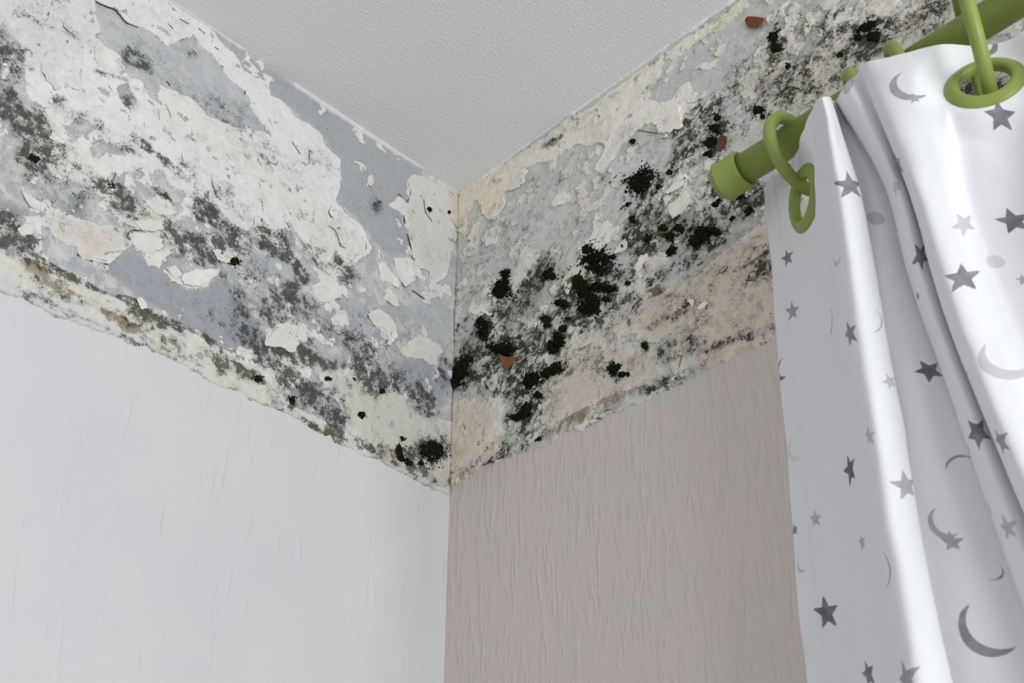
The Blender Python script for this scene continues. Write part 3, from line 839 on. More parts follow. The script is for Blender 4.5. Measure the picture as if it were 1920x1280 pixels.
band_l = build_band('L', wall_left, M_BL, EDGE_L, PAINT_L, MOTTLE_L, SUB_L0, SUB_L, PC_L0, PC_L, MOLD_L, STAIN_L, VEIL_L, 0.72, 11)
band_r = build_band('R', wall_right, M_BR, EDGE_R, PAINT_R, MOTTLE_R, SUB_R0, SUB_R, PC_R0, PC_R, MOLD_R, STAIN_R, VEIL_R, 0.83, 23)
band_l['label'] = 'peeling white and grey plaster with grey-green mould'
band_r['label'] = 'grey and cream plaster with black mould spots'

# ------------------------------------------------------------------ loose paint flakes (solid, lifted at one edge)
FLAKES = [
    ('L', [(78, 110), (92, 100), (120, 100), (145, 120), (150, 150), (152, 166), (122, 165), (100, 172), (84, 152), (75, 138)], 'C', 60, 2.2),
    ('L', [(172, 96), (200, 90), (222, 105), (226, 125), (221, 140), (198, 140), (186, 128), (174, 110)], 'C', 20, 2.0),
    ('L', [(240, 441), (255, 437), (283, 440), (300, 448), (304, 466), (282, 478), (256, 470), (243, 455)], 'C', 180, 2.0),
    ('L', [(196, 484), (218, 478), (242, 458), (234, 470), (205, 497), (182, 494), (165, 490), (150, 480), (165, 470)], 'C', 100, 1.5),
    ('L', [(305, 506), (325, 500), (336, 508), (342, 516), (330, 526)], 'C', 0, 3.0),
    ('L', [(340, 516), (362, 507), (392, 505), (414, 505), (404, 517), (386, 533), (364, 539), (340, 536)], 'W', 90, 1.6),
    ('L', [(497, 628), (520, 612), (550, 601), (574, 611), (571, 640), (556, 650), (545, 664), (530, 655), (514, 652), (497, 650)], 'C', 110, 2.4),
    ('L', [(688, 586), (705, 579), (725, 590), (736, 604), (742, 617), (728, 626), (715, 616), (696, 611), (686, 598)], 'C', 20, 2.6),
    ('L', [(735, 612), (743, 616), (741, 632), (728, 650), (721, 648), (732, 632)], 'W', 150, 2.4),
    ('L', [(752, 650), (768, 640), (780, 629), (800, 636), (826, 650), (828, 661), (815, 672), (822, 689), (805, 686), (785, 671), (765, 671), (748, 662)], 'C', 240, 2.6),
    ('L', [(717, 545), (726, 555), (737, 561), (749, 575), (737, 577), (722, 566)], 'W', 60, 2.0),
    ('L', [(706, 495), (716, 489), (728, 506), (748, 534), (742, 541), (728, 531), (712, 520)], 'W', 200, 1.6),
    ('L', [(735, 487), (750, 484), (765, 499), (776, 510), (773, 530), (756, 538), (748, 526), (738, 506)], 'W', 40, 1.6),
    ('L', [(38, 360), (60, 372), (80, 386), (70, 398), (52, 391)], 'C', 60, 2.0),
    ('L', [(30, 432), (45, 420), (60, 425), (58, 440), (42, 446)], 'C', 180, 2.4),
    ('L', [(268, 378), (290, 372), (312, 378), (322, 392), (330, 404), (310, 408), (288, 402)], 'C', 200, 2.0),
    ('L', [(250, 418), (275, 410), (300, 416), (308, 430), (285, 437), (262, 434)], 'C', 120, 1.8),
    ('L', [(584, 548), (602, 532), (624, 528), (639, 541), (634, 556), (615, 570), (600, 568), (590, 560)], 'C', 120, 1.4),
    ('L', [(688, 330), (696, 330), (699, 345), (692, 352), (685, 345)], 'C', 80, 1.5),
    ('L', [(88, 262), (95, 250), (122, 268), (118, 272)], 'W', 0, 2.2),
    ('L', [(252, 564), (262, 558), (272, 570), (274, 580), (262, 582)], 'W', 30, 2.0),
    ('L', [(395, 470), (420, 470), (440, 482), (432, 496), (405, 490)], 'C', 30, 1.2),
    ('R', [(1090, 468), (1105, 450), (1120, 427), (1140, 416), (1157, 430), (1154, 446), (1125, 470), (1103, 482), (1092, 478)], 'T', 120, 1.6),
    ('R', [(1158, 466), (1176, 449), (1181, 466), (1168, 473), (1153, 477)], 'T', 0, 1.8),
    ('R', [(1240, 358), (1260, 336), (1286, 325), (1291, 336), (1280, 354), (1258, 365), (1244, 363)], 'T', 100, 1.5),
    ('R', [(1255, 388), (1275, 371), (1290, 356), (1296, 380), (1290, 398), (1265, 409), (1255, 401)], 'T', 60, 1.5),
    ('R', [(1192, 500), (1204, 482), (1216, 478), (1222, 488), (1232, 482), (1238, 473), (1249, 479), (1249, 490), (1238, 501), (1224, 520), (1208, 529), (1196, 518)], 'T', 200, 1.4),
    ('R', [(905, 450), (915, 433), (929, 427), (937, 440), (931, 459), (916, 464)], 'T', 100, 1.2),
    ('R', [(1036, 386), (1046, 367), (1062, 361), (1068, 372), (1055, 385), (1041, 390)], 'T', 120, 2.0),
    ('R', [(912, 372), (946, 362), (950, 382), (932, 412), (917, 415), (911, 400)], 'T', 90, 1.4),
    ('R', [(932, 330), (960, 318), (992, 322), (984, 345), (960, 360), (935, 362)], 'T', 100, 1.2),
    ('R', [(1060, 545), (1064, 522), (1080, 503), (1092, 506), (1082, 520), (1074, 536), (1068, 552)], 'T', 30, 1.6),
    ('R', [(880, 582), (892, 558), (906, 548), (919, 542), (933, 560), (930, 578), (922, 594), (905, 586), (894, 594)], 'T', 120, 1.6),
    ('R', [(1016, 294), (1028, 290), (1034, 300), (1025, 307)], 'T', 60, 1.6),
    ('R', [(1290, 560), (1312, 555), (1332, 572), (1320, 582), (1300, 580)], 'T', 60, 2.2),
    ('R', [(1210, 185), (1240, 196), (1262, 186), (1280, 205), (1285, 240), (1256, 254), (1238, 250), (1224, 225)], 'T', 90, 1.2),
    ('R', [(1274, 165), (1295, 156), (1303, 178), (1310, 192), (1294, 196), (1280, 182)], 'T', 60, 1.4),
]
FM = {'W': M_FW, 'C': M_FC, 'T': M_FT}
for k, (side, pts, mk, ang, lift) in enumerate(FLAKES):
    rng = np.random.RandomState(100 + k)
    q = np.array([CONV[side](*p) for p in pts])
    c = q.mean(0)
    N = 56
    seg = np.linalg.norm(np.roll(q, -1, 0) - q, axis=1)
    cum = np.concatenate([[0], np.cumsum(seg)])
    qq = np.vstack([q, q[:1]])
    tt = np.linspace(0, cum[-1], N, endpoint=False)
    out = np.stack([np.interp(tt, cum, qq[:, 0]), np.interp(tt, cum, qq[:, 1])], 1)
    jag = rng.rand(N) - 0.5 + 1.2 * (vnoise(np.arange(N) * 1.0, np.zeros(N), 4.0, 900 + k) - 0.5)
    out = c + (out - c) * (1 + 0.17 * jag)[:, None]
    a = math.radians(ang)
    dr = np.array([math.cos(a), math.sin(a)])
    ext = np.abs((out - c) @ dr).max()
    rings = [0.25, 0.5, 0.72, 0.88, 1.0]
    top = [np.array([c[0], c[1], 0.0022])]
    for r in rings:
        for i in range(N):
            p = c + (out[i] - c) * r
            d = ((p - c) @ dr) / ext
            n = 0.0022 + 0.001 * lift * max(d, 0) ** 2 * r + 0.0003 * (rng.rand() - 0.5) * r
            top.append(np.array([p[0], p[1], n]))
    top = np.array(top)
    bot = top.copy()
    bot[:, 2] -= 0.0006
    V = np.vstack([top, bot])
    nT = len(top)
    fs = []
    ri = lambda j, i, o=0: o + 1 + j * N + (i % N)
    for i in range(N):
        fs.append((0, ri(0, i), ri(0, i + 1)))
        fs.append((nT, ri(0, i + 1, nT), ri(0, i, nT)))
        for j in range(len(rings) - 1):
            fs.append((ri(j, i), ri(j + 1, i), ri(j + 1, i + 1), ri(j, i + 1)))
            fs.append((ri(j, i, nT), ri(j, i + 1, nT), ri(j + 1, i + 1, nT), ri(j + 1, i, nT)))
        j = len(rings) - 1
        fs.append((ri(j, i), ri(j, i, nT), ri(j, i + 1, nT), ri(j, i + 1)))
    mesh_obj('paint_flake', to3(side, V[:, 0], V[:, 1], V[:, 2]), fs, FM[mk], band_l if side == 'L' else band_r)

# ------------------------------------------------------------------ cracks: curled, dark paint lips; one strip stands in for a flake's shadow
CRACKS_SHADOWS = [
    ('L', [(485, 375), (490, 386), (490, 405), (487, 420), (496, 430), (505, 440)], 2.4), ('L', [(527, 400), (530, 415), (540, 428)], 2.8), ('L', [(482, 345), (486, 354)], 3),
    ('L', [(525, 430), (528, 448), (535, 460)], 1.6), ('L', [(612, 424), (626, 434), (632, 448), (635, 462), (645, 467)], 2.2), ('L', [(619, 386), (613, 400), (620, 410)], 1.4),
    ('L', [(763, 345), (768, 365), (760, 383), (750, 370), (744, 364)], 2.4), ('L', [(755, 405), (757, 420)], 2), ('L', [(762, 440), (768, 465), (773, 500)], 2.4), ('L', [(785, 505), (800, 510), (802, 516)], 2),
    ('L', [(792, 375), (795, 400), (808, 417)], 1.6), ('L', [(840, 410), (850, 425), (857, 432)], 1), ('L', [(710, 475), (714, 486), (709, 496)], 2.2), ('L', [(116, 52), (126, 61), (138, 72)], 2.0),
    ('L', [(201, 163), (208, 174)], 2), ('L', [(268, 165), (267, 178)], 2), ('L', [(294, 208), (296, 228)], 2.6), ('L', [(309, 154), (317, 163)], 1.6), ('L', [(308, 198), (318, 222)], 1.6), ('L', [(248, 236), (250, 245)], 2),
    ('L', [(183, 200), (192, 205), (196, 210)], 2), ('L', [(268, 232), (267, 241)], 2), ('L', [(393, 330), (396, 348), (403, 370)], 2.4), ('L', [(475, 408), (472, 425)], 1.4), ('L', [(502, 225), (510, 245)], 1.4), ('L', [(480, 300), (488, 314)], 2.4),
    ('L', [(503, 305), (516, 312), (519, 302)], 1.6), ('L', [(578, 285), (577, 310)], 1.2), ('L', [(545, 268), (560, 290)], 1), ('L', [(183, 168), (178, 180)], 1), ('L', [(422, 290), (428, 300)], 1.5), ('L', [(337, 285), (340, 305)], 1.2),
    ('L', [(215, 327), (208, 345), (196, 352)], 2.2), ('L', [(304, 365), (320, 378), (312, 384)], 2.0), ('L', [(242, 452), (236, 446), (239, 436), (250, 432), (270, 438)], 1.8), ('L', [(142, 478), (155, 488), (176, 494), (200, 498)], 1.2),
    ('L', [(335, 506), (340, 516), (332, 524)], 1.6), ('L', [(176, 4), (188, 11), (214, 20), (222, 30), (232, 43), (246, 50), (256, 54)], 2.0), ('L', [(458, 170), (456, 180)], 1.2), ('L', [(724, 630), (722, 645)], 2.0), ('L', [(640, 640), (665, 632), (672, 626)], 2.2),
    ('L', [(497, 640), (510, 622), (522, 612)], 1.6), ('L', [(770, 545), (790, 560), (800, 565)], 1), ('L', [(683, 455), (684, 470)], 1), ('L', [(520, 455), (531, 470)], 1.2), ('L', [(75, 118), (74, 134), (84, 152)], 1.0),  # last strip on this line is a painted shadow along a flake's left edge
    ('L', [(150, 168), (156, 176)], 1.8), ('L', [(120, 160), (135, 170), (150, 172)], 1.4), ('L', [(360, 30), (372, 40)], 1), ('L', [(370, 55), (382, 66)], 1.2), ('L', [(400, 90), (408, 96)], 1), ('L', [(335, 38), (352, 48)], 1), ('L', [(312, 46), (322, 56)], 1),
    ('R', [(1198, 245), (1240, 253), (1268, 250), (1290, 240), (1312, 215), (1320, 200)], 1.2), ('R', [(1402, 500), (1420, 488), (1438, 475)], 1.8), ('R', [(1346, 518), (1362, 510), (1368, 502)], 2.2), ('R', [(1040, 520), (1044, 526)], 1), ('R', [(1288, 564), (1302, 578), (1312, 583)], 1.6),
    ('R', [(1414, 464), (1418, 472)], 2), ('R', [(1198, 108), (1202, 152)], .01), ('R', [(1088, 660), (1112, 645)], 1.0), ('R', [(1122, 700), (1140, 695)], 1.0), ('R', [(863, 440), (861, 500), (858, 560), (857, 640)], .01), ('R', [(1106, 790), (1120, 786), (1132, 786)], 2.0),
    ('R', [(1165, 395), (1171, 388), (1186, 382)], 1.4), ('R', [(1145, 345), (1160, 330)], 1.0), ('R', [(1290, 640), (1310, 615)], 0.9), ('R', [(1276, 690), (1282, 668)], 0.9), ('R', [(1240, 545), (1255, 558)], 1.2), ('R', [(1310, 500), (1322, 492)], 1.2), ('R', [(905, 874), (930, 866), (955, 852)], 1.6),
]
for k, (side, pts, w) in enumerate(CRACKS_SHADOWS):
    if w < 0.1: continue
    q = np.array([CONV[side](*p) for p in pts])
    # smooth the polyline
    n = 5 * (len(q) - 1) + 1
    tt = np.linspace(0, len(q) - 1, n)
    x = np.interp(tt, range(len(q)), q[:, 0])
    y = np.interp(tt, range(len(q)), q[:, 1])
    if n > 6:
        for _ in range(2):
            x[1:-1] = (x[:-2] + 2 * x[1:-1] + x[2:]) / 4
            y[1:-1] = (y[:-2] + 2 * y[1:-1] + y[2:]) / 4
    rng = np.random.RandomState(k)
    x += (rng.rand(n) - 0.5) * 0.0006
    y += (rng.rand(n) - 0.5) * 0.0006
    tx, ty = np.gradient(x), np.gradient(y)
    ln = np.hypot(tx, ty) + 1e-9
    nx, ny = -ty / ln, tx / ln
    wd = 0.00030 * w * 0.5 * (np.sin(np.linspace(0.12, math.pi - 0.12, n)) ** 0.7) * (0.7 + 0.6 * rng.rand(n))
    V, fs = [], []
    for i in range(n):
        for (o, z) in ((-1, 0.0012), (0, 0.0027), (1, 0.0012)):
            V.append((x[i] + nx[i] * wd[i] * o, y[i] + ny[i] * wd[i] * o, z))
    V = np.array(V)
    for i in range(n - 1):
        for j in (0, 1):
            fs.append((3 * i + j, 3 * i + j + 1, 3 * i + j + 4, 3 * i + j + 3))
        fs.append((3 * i + 2, 3 * i, 3 * i + 3, 3 * i + 5))
    mesh_obj('crack_or_shadow', to3(side, V[:, 0], V[:, 1], V[:, 2]), fs, M_CR, band_l if side == 'L' else band_r)

# ------------------------------------------------------------------ mould colonies: heaps of tiny lumps
ico = bmesh.new()
bmesh.ops.create_icosphere(ico, subdivisions=1, radius=1.0)
ICO_V = np.array([v.co[:] for v in ico.verts])
ico.verts.ensure_lookup_table()
ICO_F = np.array([[v.index for v in f.verts] for f in ico.faces])
ico.free()
COLONIES = [  # side, x, y, radius px, aspect, tilt, kind
    ('L', 806, 846, 25, 0.85, 0, 'K'), ('L', 748, 860, 10, .7, 40, 'K'), ('L', 762, 868, 9, .6, 20, 'K'), ('L', 745, 846, 7, 1.6, 0, 'G'), ('L', 676, 780, 7, .8, 30, 'K'), ('L', 438, 493, 9, .9, 0, 'G'), ('L', 481, 712, 9, .6, 10, 'G'),
    ('L', 786, 869, 5, 1, 0, 'G'), ('L', 752, 824, 4, 1, 0, 'G'), ('L', 714, 735, 5, .7, 0, 'G'), ('L', 660, 713, 4, 1, 0, 'G'), ('L', 803, 394, 4, 1, 0, 'G'), ('L', 840, 399, 2.5, 1, 0, 'G'), ('L', 205, 350, 8, .6, 30, 'G'), ('L', 62, 300, 9, .6, 20, 'G'), ('L', 545, 752, 5, 1.5, 0, 'G'), ('L', 612, 712, 6, .6, 20, 'G'),
    ('R', 1205, 342, 25, .85, -40, 'K'), ('R', 1120, 492, 30, .85, 10, 'K'), ('R', 1104, 470, 12, .8, -30, 'K'), ('R', 1090, 532, 18, .7, 60, 'G'), ('R', 1112, 572, 16, 1.2, 0, 'K'), ('R', 1146, 543, 14, .5, 15, 'K'), ('R', 1098, 548, 14, .7, -40, 'K'), ('R', 1118, 540, 14, .5, 0, 'K'), ('R', 1095, 580, 9, .7, 0, 'K'), ('R', 1032, 517, 12, .8, 10, 'K'),
    ('R', 942, 545, 15, 1.3, 15, 'K'), ('R', 950, 515, 9, .8, -40, 'K'), ('R', 905, 605, 10, .7, 20, 'K'), ('R', 909, 625, 9, 1.4, 10, 'K'), ('R', 946, 657, 23, .55, 10, 'K'), ('R', 862, 700, 13, 1.1, 30, 'K'), ('R', 850, 718, 12, .8, -30, 'K'), ('R', 872, 684, 8, 1, 0, 'G'), ('R', 880, 675, 7, .8, 0, 'G'),
    ('R', 1000, 714, 18, .8, -30, 'K'), ('R', 1030, 700, 13, .7, -40, 'G'), ('R', 1046, 692, 12, .8, -20, 'G'), ('R', 1012, 742, 8, .6, 20, 'K'), ('R', 985, 776, 14, .6, -35, 'K'), ('R', 972, 783, 12, .5, 0, 'K'), ('R', 990, 765, 8, 1, 0, 'K'), ('R', 1052, 645, 13, .7, 0, 'K'), ('R', 1040, 658, 9, .7, 0, 'K'), ('R', 1035, 648, 6, .9, 0, 'K'), ('R', 1046, 630, 7, .8, 0, 'K'),
    ('R', 1055, 570, 12, .5, 10, 'G'), ('R', 1336, 269, 12, .8, -30, 'K'), ('R', 1342, 243, 10, .7, 30, 'K'), ('R', 1347, 223, 6, .9, 0, 'K'), ('R', 1331, 291, 7, .7, 0, 'K'), ('R', 1424, 209, 10, .7, -30, 'K'), ('R', 1432, 220, 4, 1, 0, 'K'), ('R', 1188, 267, 5, .8, 0, 'K'), ('R', 1320, 440, 15, 1.1, 30, 'K'), ('R', 1342, 436, 10, .6, 10, 'K'), ('R', 1306, 455, 12, .8, 40, 'K'), ('R', 1276, 430, 9, .7, 20, 'G'),
    ('R', 1258, 445, 9, .8, 0, 'G'), ('R', 1262, 472, 10, .7, -30, 'K'), ('R', 1218, 449, 7, .9, 0, 'G'), ('R', 1245, 428, 7, .8, 0, 'G'), ('R', 1154, 693, 9, 1.3, 40, 'K'), ('R', 1169, 704, 7, .7, 0, 'K'), ('R', 1180, 704, 3, 1, 0, 'K'), ('R', 1453, 72, 9, 1.2, 0, 'K'), ('R', 1458, 92, 10, .8, 0, 'K'), ('R', 1482, 127, 6, .8, 0, 'K'), ('R', 1622, 55, 11, .7, -20, 'K'), ('R', 1640, 72, 11, 1, 0, 'K'), ('R', 1612, 72, 7, .9, 0, 'K'), ('R', 1578, 105, 6, .7, 0, 'K'), ('R', 1636, 48, 8, .8, 0, 'K'),
    ('R', 1013, 824, 6, .45, -30, 'G'), ('R', 1213, 650, 6, 1.1, 0, 'G'), ('R', 1345, 386, 8, .6, 0, 'K'), ('R', 1390, 372, 10, .5, -20, 'K'), ('R', 1408, 398, 9, .6, -30, 'K'), ('R', 1365, 362, 7, .7, 0, 'K'), ('R', 1376, 412, 5, .8, 0, 'K'), ('R', 1350, 380, 5, 1, 0, 'K'), ('R', 1188, 413, 5, 1.2, 0, 'G'), ('R', 1180, 385, 4, .8, -40, 'K'), ('R', 1176, 362, 3, .8, 0, 'K'), ('R', 1257, 325, 5, .8, 0, 'K'), ('R', 1238, 352, 5, .8, 0, 'K'), ('R', 1169, 463, 2.2, 1, 0, 'K'), ('R', 1025, 600, 8, .7, 0, 'G'), ('R', 1028, 610, 6, 1.2, 0, 'G'),
    ('R', 1058, 617, 7, .8, 0, 'G'), ('R', 1068, 600, 4, .8, 0, 'G'), ('R', 1137, 562, 6, .7, 0, 'G'), ('R', 1180, 535, 6, .9, 0, 'G'), ('R', 1140, 485, 6, .8, 0, 'K'), ('R', 1153, 483, 5, .8, 0, 'K'), ('R', 836, 745, 9, .6, 20, 'G'), ('R', 840, 742, 7, .7, 0, 'G'),
]
for k, (side, cx, cy, rp, asp, tilt, kind) in enumerate(COLONIES):
    rng = np.random.RandomState(500 + k)
    cv = CONV[side]
    ca, sa = math.cos(math.radians(tilt)), math.sin(math.radians(tilt))
    c0 = np.array(cv(cx, cy))
    e1 = np.array(cv(cx + ca * rp, cy + sa * rp)) - c0
    e2 = np.array(cv(cx - sa * rp * asp, cy + ca * rp * asp)) - c0
    R = 0.5 * (np.linalg.norm(e1) + np.linalg.norm(e2))
    nl = int(np.clip(R * R * 2.8e6, 16, 480))
    lob = rng.rand(3) * 6.28
    V, fs = [], []
    for i in range(nl):
        th = rng.rand() * 6.283
        edge = 1 + 0.22 * math.sin(3 * th + lob[0]) + 0.16 * math.sin(5 * th + lob[1]) + 0.10 * math.sin(9 * th + lob[2])
        rr = math.sqrt(rng.rand()) * edge
        if rng.rand() < 0.14: rr = edge * (1.0 + 0.45 * rng.rand())      # stragglers round the rim
        p = c0 + e1 * rr * math.cos(th) + e2 * rr * math.sin(th)
        dome = max(0.0, 1 - rr * rr)
        sz = min(R * 0.5, 0.00062 + 0.0012 * rng.rand() * (0.3 + dome))
        nz = 0.0020 + 0.0022 * dome * min(1, R / 0.008) * rng.rand()
        sc = np.array([sz * (0.8 + 0.6 * rng.rand()), sz * (0.8 + 0.6 * rng.rand()), sz * 0.85])
        vv = ICO_V * sc * (0.85 + 0.3 * rng.rand(len(ICO_V), 1))
        fs.append(ICO_F + len(ICO_V) * i)
        V.append(np.stack([p[0] + vv[:, 0], p[1] + vv[:, 1], nz + vv[:, 2]], 1))
    V = np.vstack(V)
    mesh_obj('mold_colony', to3(side, V[:, 0], V[:, 1], V[:, 2]), np.vstack(fs), M_MO if kind == 'K' else M_MG, band_l if side == 'L' else band_r)

# ------------------------------------------------------------------ ceiling paint that laps over the wall's top edge
def lap(side, pts, seed, mat):
    q = np.array([CONV[side](*p[:2]) for p in pts])
    d = np.array([p[2] for p in pts]) * 0.00055
    s = np.linspace(q[:, 0].min(), q[:, 0].max(), 260)
    o = np.argsort(q[:, 0])
    dd = np.interp(s, q[o, 0], d[o])
    dd = np.maximum(dd * (0.75 + 0.6 * fbm(s, s * 0, 0.012, seed, 3)) + (fbm(s, s * 0 + 1, 0.004, seed + 3, 2) - 0.5) * 0.0008 * (dd > 0.0002), 0.00012)
    prof = [(0, 0.0034), (0.5, 0.0044), (0.9, 0.0036), (1.0, 0.0008)]
    P = np.stack([to3(side, s, -0.0002 + dd * a, np.full(len(s), n) * np.minimum(1, dd / 0.0008)) for a, n in prof], 1)
    return grid_obj('paint_edge', P if side == 'R' else P[::-1], mat, ceiling)


M_LIP = mat_flake('white_ceiling_paint_edge', lin((216, 217, 219), EL), 0.0)
lap('L', [(300, -12, 3), (415, 76, 3), (445, 96, 5), (460, 105, .3), (545, 160, .3), (552, 166, 7), (600, 200, 8), (650, 235, 8), (700, 265, 9), (735, 285, 7), (770, 310, 4), (800, 330, .3), (840, 350, 1), (858, 362, 2)], 5, M_LIP)
lap('R', [(862, 362, 1), (900, 340, 9), (925, 320, 6), (980, 285, 5), (1000, 272, 2), (1060, 232, 2), (1075, 222, 8), (1100, 205, 6), (1150, 170, 4), (1200, 135, 7), (1240, 108, 5), (1260, 95, 2), (1300, 65, 7), (1340, 35, 4), (1370, 15, 9), (1400, -5, 4), (1500, -70, 4)], 9, M_CE)

# ------------------------------------------------------------------ brown dried leaf scraps stuck to the right wall
def scrap(pts, c1, c2, label, bulge=0.003, ang=0.0):
    q = np.array([Rw(*p) for p in pts])
    c = q.mean(0)
    N = 30
    seg = np.linalg.norm(np.roll(q, -1, 0) - q, axis=1)
    cum = np.concatenate([[0], np.cumsum(seg)])
    qq = np.vstack([q, q[:1]])
    tt = np.linspace(0, cum[-1], N, endpoint=False)
    out = np.stack([np.interp(tt, cum, qq[:, 0]), np.interp(tt, cum, qq[:, 1])], 1)
    rings = [0.3, 0.6, 0.85, 1.0]
    a = math.radians(ang)
    dr = np.array([math.cos(a), math.sin(a)])
    ext = np.abs((out - c) @ dr).max()
    rows = []
    for r in rings:
        p = c + (out - c) * r
        d = ((p - c) @ dr) / ext
        n = 0.0036 + bulge * (0.9 * d * d + 0.25 * d) * r - 0.0004 * np.abs(((p - c) @ np.array([-dr[1], dr[0]])) / ext < 0.08)
        rows.append(np.stack([p[:, 0], p[:, 1], n], 1))
    top = np.vstack([[[c[0], c[1], 0.0034]]] + rows)
    bot = top.copy()
    bot[:, 2] -= 0.0007
    V = np.vstack([top, bot])
    nT = len(top)
    fs = []
    ri = lambda j, i, o=0: o + 1 + j * N + (i % N)
    for i in range(N):
        fs.append((0, ri(0, i), ri(0, i + 1)))
        fs.append((nT, ri(0, i + 1, nT), ri(0, i, nT)))
        for j in range(len(rings) - 1):
            fs.append((ri(j, i), ri(j + 1, i), ri(j + 1, i + 1), ri(j, i + 1)))
            fs.append((ri(j, i, nT), ri(j, i + 1, nT), ri(j + 1, i + 1, nT), ri(j + 1, i, nT)))
        j = len(rings) - 1
        fs.append((ri(j, i), ri(j, i, nT), ri(j, i + 1, nT), ri(j, i + 1)))
    P = to3('R', V[:, 0], V[:, 1], V[:, 2])
    o = mesh_obj('leaf_scrap', P, fs, mat_leaf('brown_dry_leaf', c1, c2), origin=P.mean(0))
    tag(o, label, 'leaf scrap', 'brown scraps stuck to the mouldy wall')
    return o


scrap([(1402, 44), (1408, 37), (1420, 35), (1436, 37), (1434, 52), (1428, 62), (1420, 56), (1406, 54)], lin((88, 48, 20), 1), lin((132, 78, 38), 1),
      'orange-brown dry leaf scrap on the wall just under the ceiling edge', 0.004, 90)
scrap([(1346, 284), (1350, 264), (1360, 258), (1369, 262), (1367, 272), (1358, 282), (1350, 290)], lin((80, 46, 26), 1), lin((118, 72, 44), 1),
      'brown leaf scrap beside black mould above the green rod cap', 0.003, -45)
scrap([(942, 668), (955, 672), (970, 670), (969, 684), (958, 700), (950, 696), (945, 682)], lin((104, 66, 42), 1), lin((142, 94, 60), 1),
      'light brown curled leaf scrap under a black mould spot near the corner', 0.005, 60)
scrap([(1225, 548), (1232, 541), (1242, 541), (1247, 547), (1240, 556), (1230, 556)], lin((124, 96, 62), 1), lin((140, 110, 74), 1),
      'small pale tan scrap low on the mouldy wall left of the curtain', 0.003, 20)

# ------------------------------------------------------------------ curtain rod
ROD_Y, ROD_R = -0.090, 0.0125
ROD_Z = float(hit(1405, 311, 1, ROD_Y)[2])
x_end = float(hit(1345, 349, 1, ROD_Y)[0])


def lathe_x(name, prof, x_axis_y, z, mat, parent, n=48):
    """profile [(x, r)] turned round a line along x"""
    P = np.zeros((n + 1, len(prof), 3))
    for i in range(n + 1):
        a = 2 * math.pi * i / n
        for j, (x, r) in enumerate(prof):
            P[i, j] = (x, x_axis_y + r * math.cos(a), z + r * math.sin(a))
    V = P[:-1].reshape(-1, 3)
    m = len(prof)
    fs = []
    for i in range(n):
        k = (i + 1) % n
        for j in range(m - 1):
            fs.append((i * m + j, i * m + j + 1, k * m + j + 1, k * m + j))
    return mesh_obj(name, V, fs, mat, parent)


rod = tag(empty('curtain_rod', (x_end, ROD_Y, ROD_Z)), 'olive green plastic curtain rod with a capped end, in front of the mouldy wall', 'curtain rod')
lathe_x('pole', [(x_end + 0.012, 0.0001), (x_end + 0.012, ROD_R), (1.25, ROD_R), (1.25, 0.0001)], ROD_Y, ROD_Z, M_PL, rod)
cr = 0.0160
lathe_x('end_cap', [(x_end, 0.0001), (x_end, 0.0085), (x_end + 0.0012, 0.0118), (x_end + 0.004, 0.0146), (x_end + 0.0062, cr - 0.0004), (x_end + 0.0066, cr + 0.0005), (x_end + 0.0078, cr + 0.0005),
                    (x_end + 0.0084, cr - 0.0003), (x_end + 0.0255, cr - 0.0001), (x_end + 0.0272, cr - 0.0008), (x_end + 0.0275, ROD_R + 0.0006), (x_end + 0.0262, ROD_R - 0.0005)], ROD_Y, ROD_Z, M_PL, rod)


def tube(name, pts, r, mat, parent, closed=False, n=20, flat=1.0):
    pts = np.asarray(pts, float)
    m = len(pts)
    V, fs = [], []
    prevn = None
    for i in range(m):
        t = (pts[(i + 1) % m] - pts[i - 1]) if closed else (pts[min(i + 1, m - 1)] - pts[max(i - 1, 0)])
        t = t / np.linalg.norm(t)
        if prevn is None:
            a = np.array([0.31, 0.5, 0.8])
            nrm = a - t * (a @ t)
        else:
            nrm = prevn - t * (prevn @ t)
        nrm /= np.linalg.norm(nrm)
        prevn = nrm
        b = np.cross(t, nrm)
        for k in range(n):
            a = 2 * math.pi * k / n
            V.append(pts[i] + r * (math.cos(a) * nrm + math.sin(a) * b))
    for i in range(m if closed else m - 1):
        j = (i + 1) % m
        for k in range(n):
            l = (k + 1) % n
            fs.append((i * n + k, j * n + k, j * n + l, i * n + l))
    if not closed:
        fs.append(tuple(range(n))[::-1])
        fs.append(tuple((m - 1) * n + k for k in range(n)))
    return mesh_obj(name, V, fs, mat, parent)


# wall bracket further along the rod, behind the curtain
bx = 0.86
tube('bracket', [(bx, 0.002, ROD_Z - 0.02), (bx, -0.03, ROD_Z - 0.02), (bx, -0.07, ROD_Z - 0.018), (bx, -0.088, ROD_Z - 0.011)], 0.006, M_PL, rod)

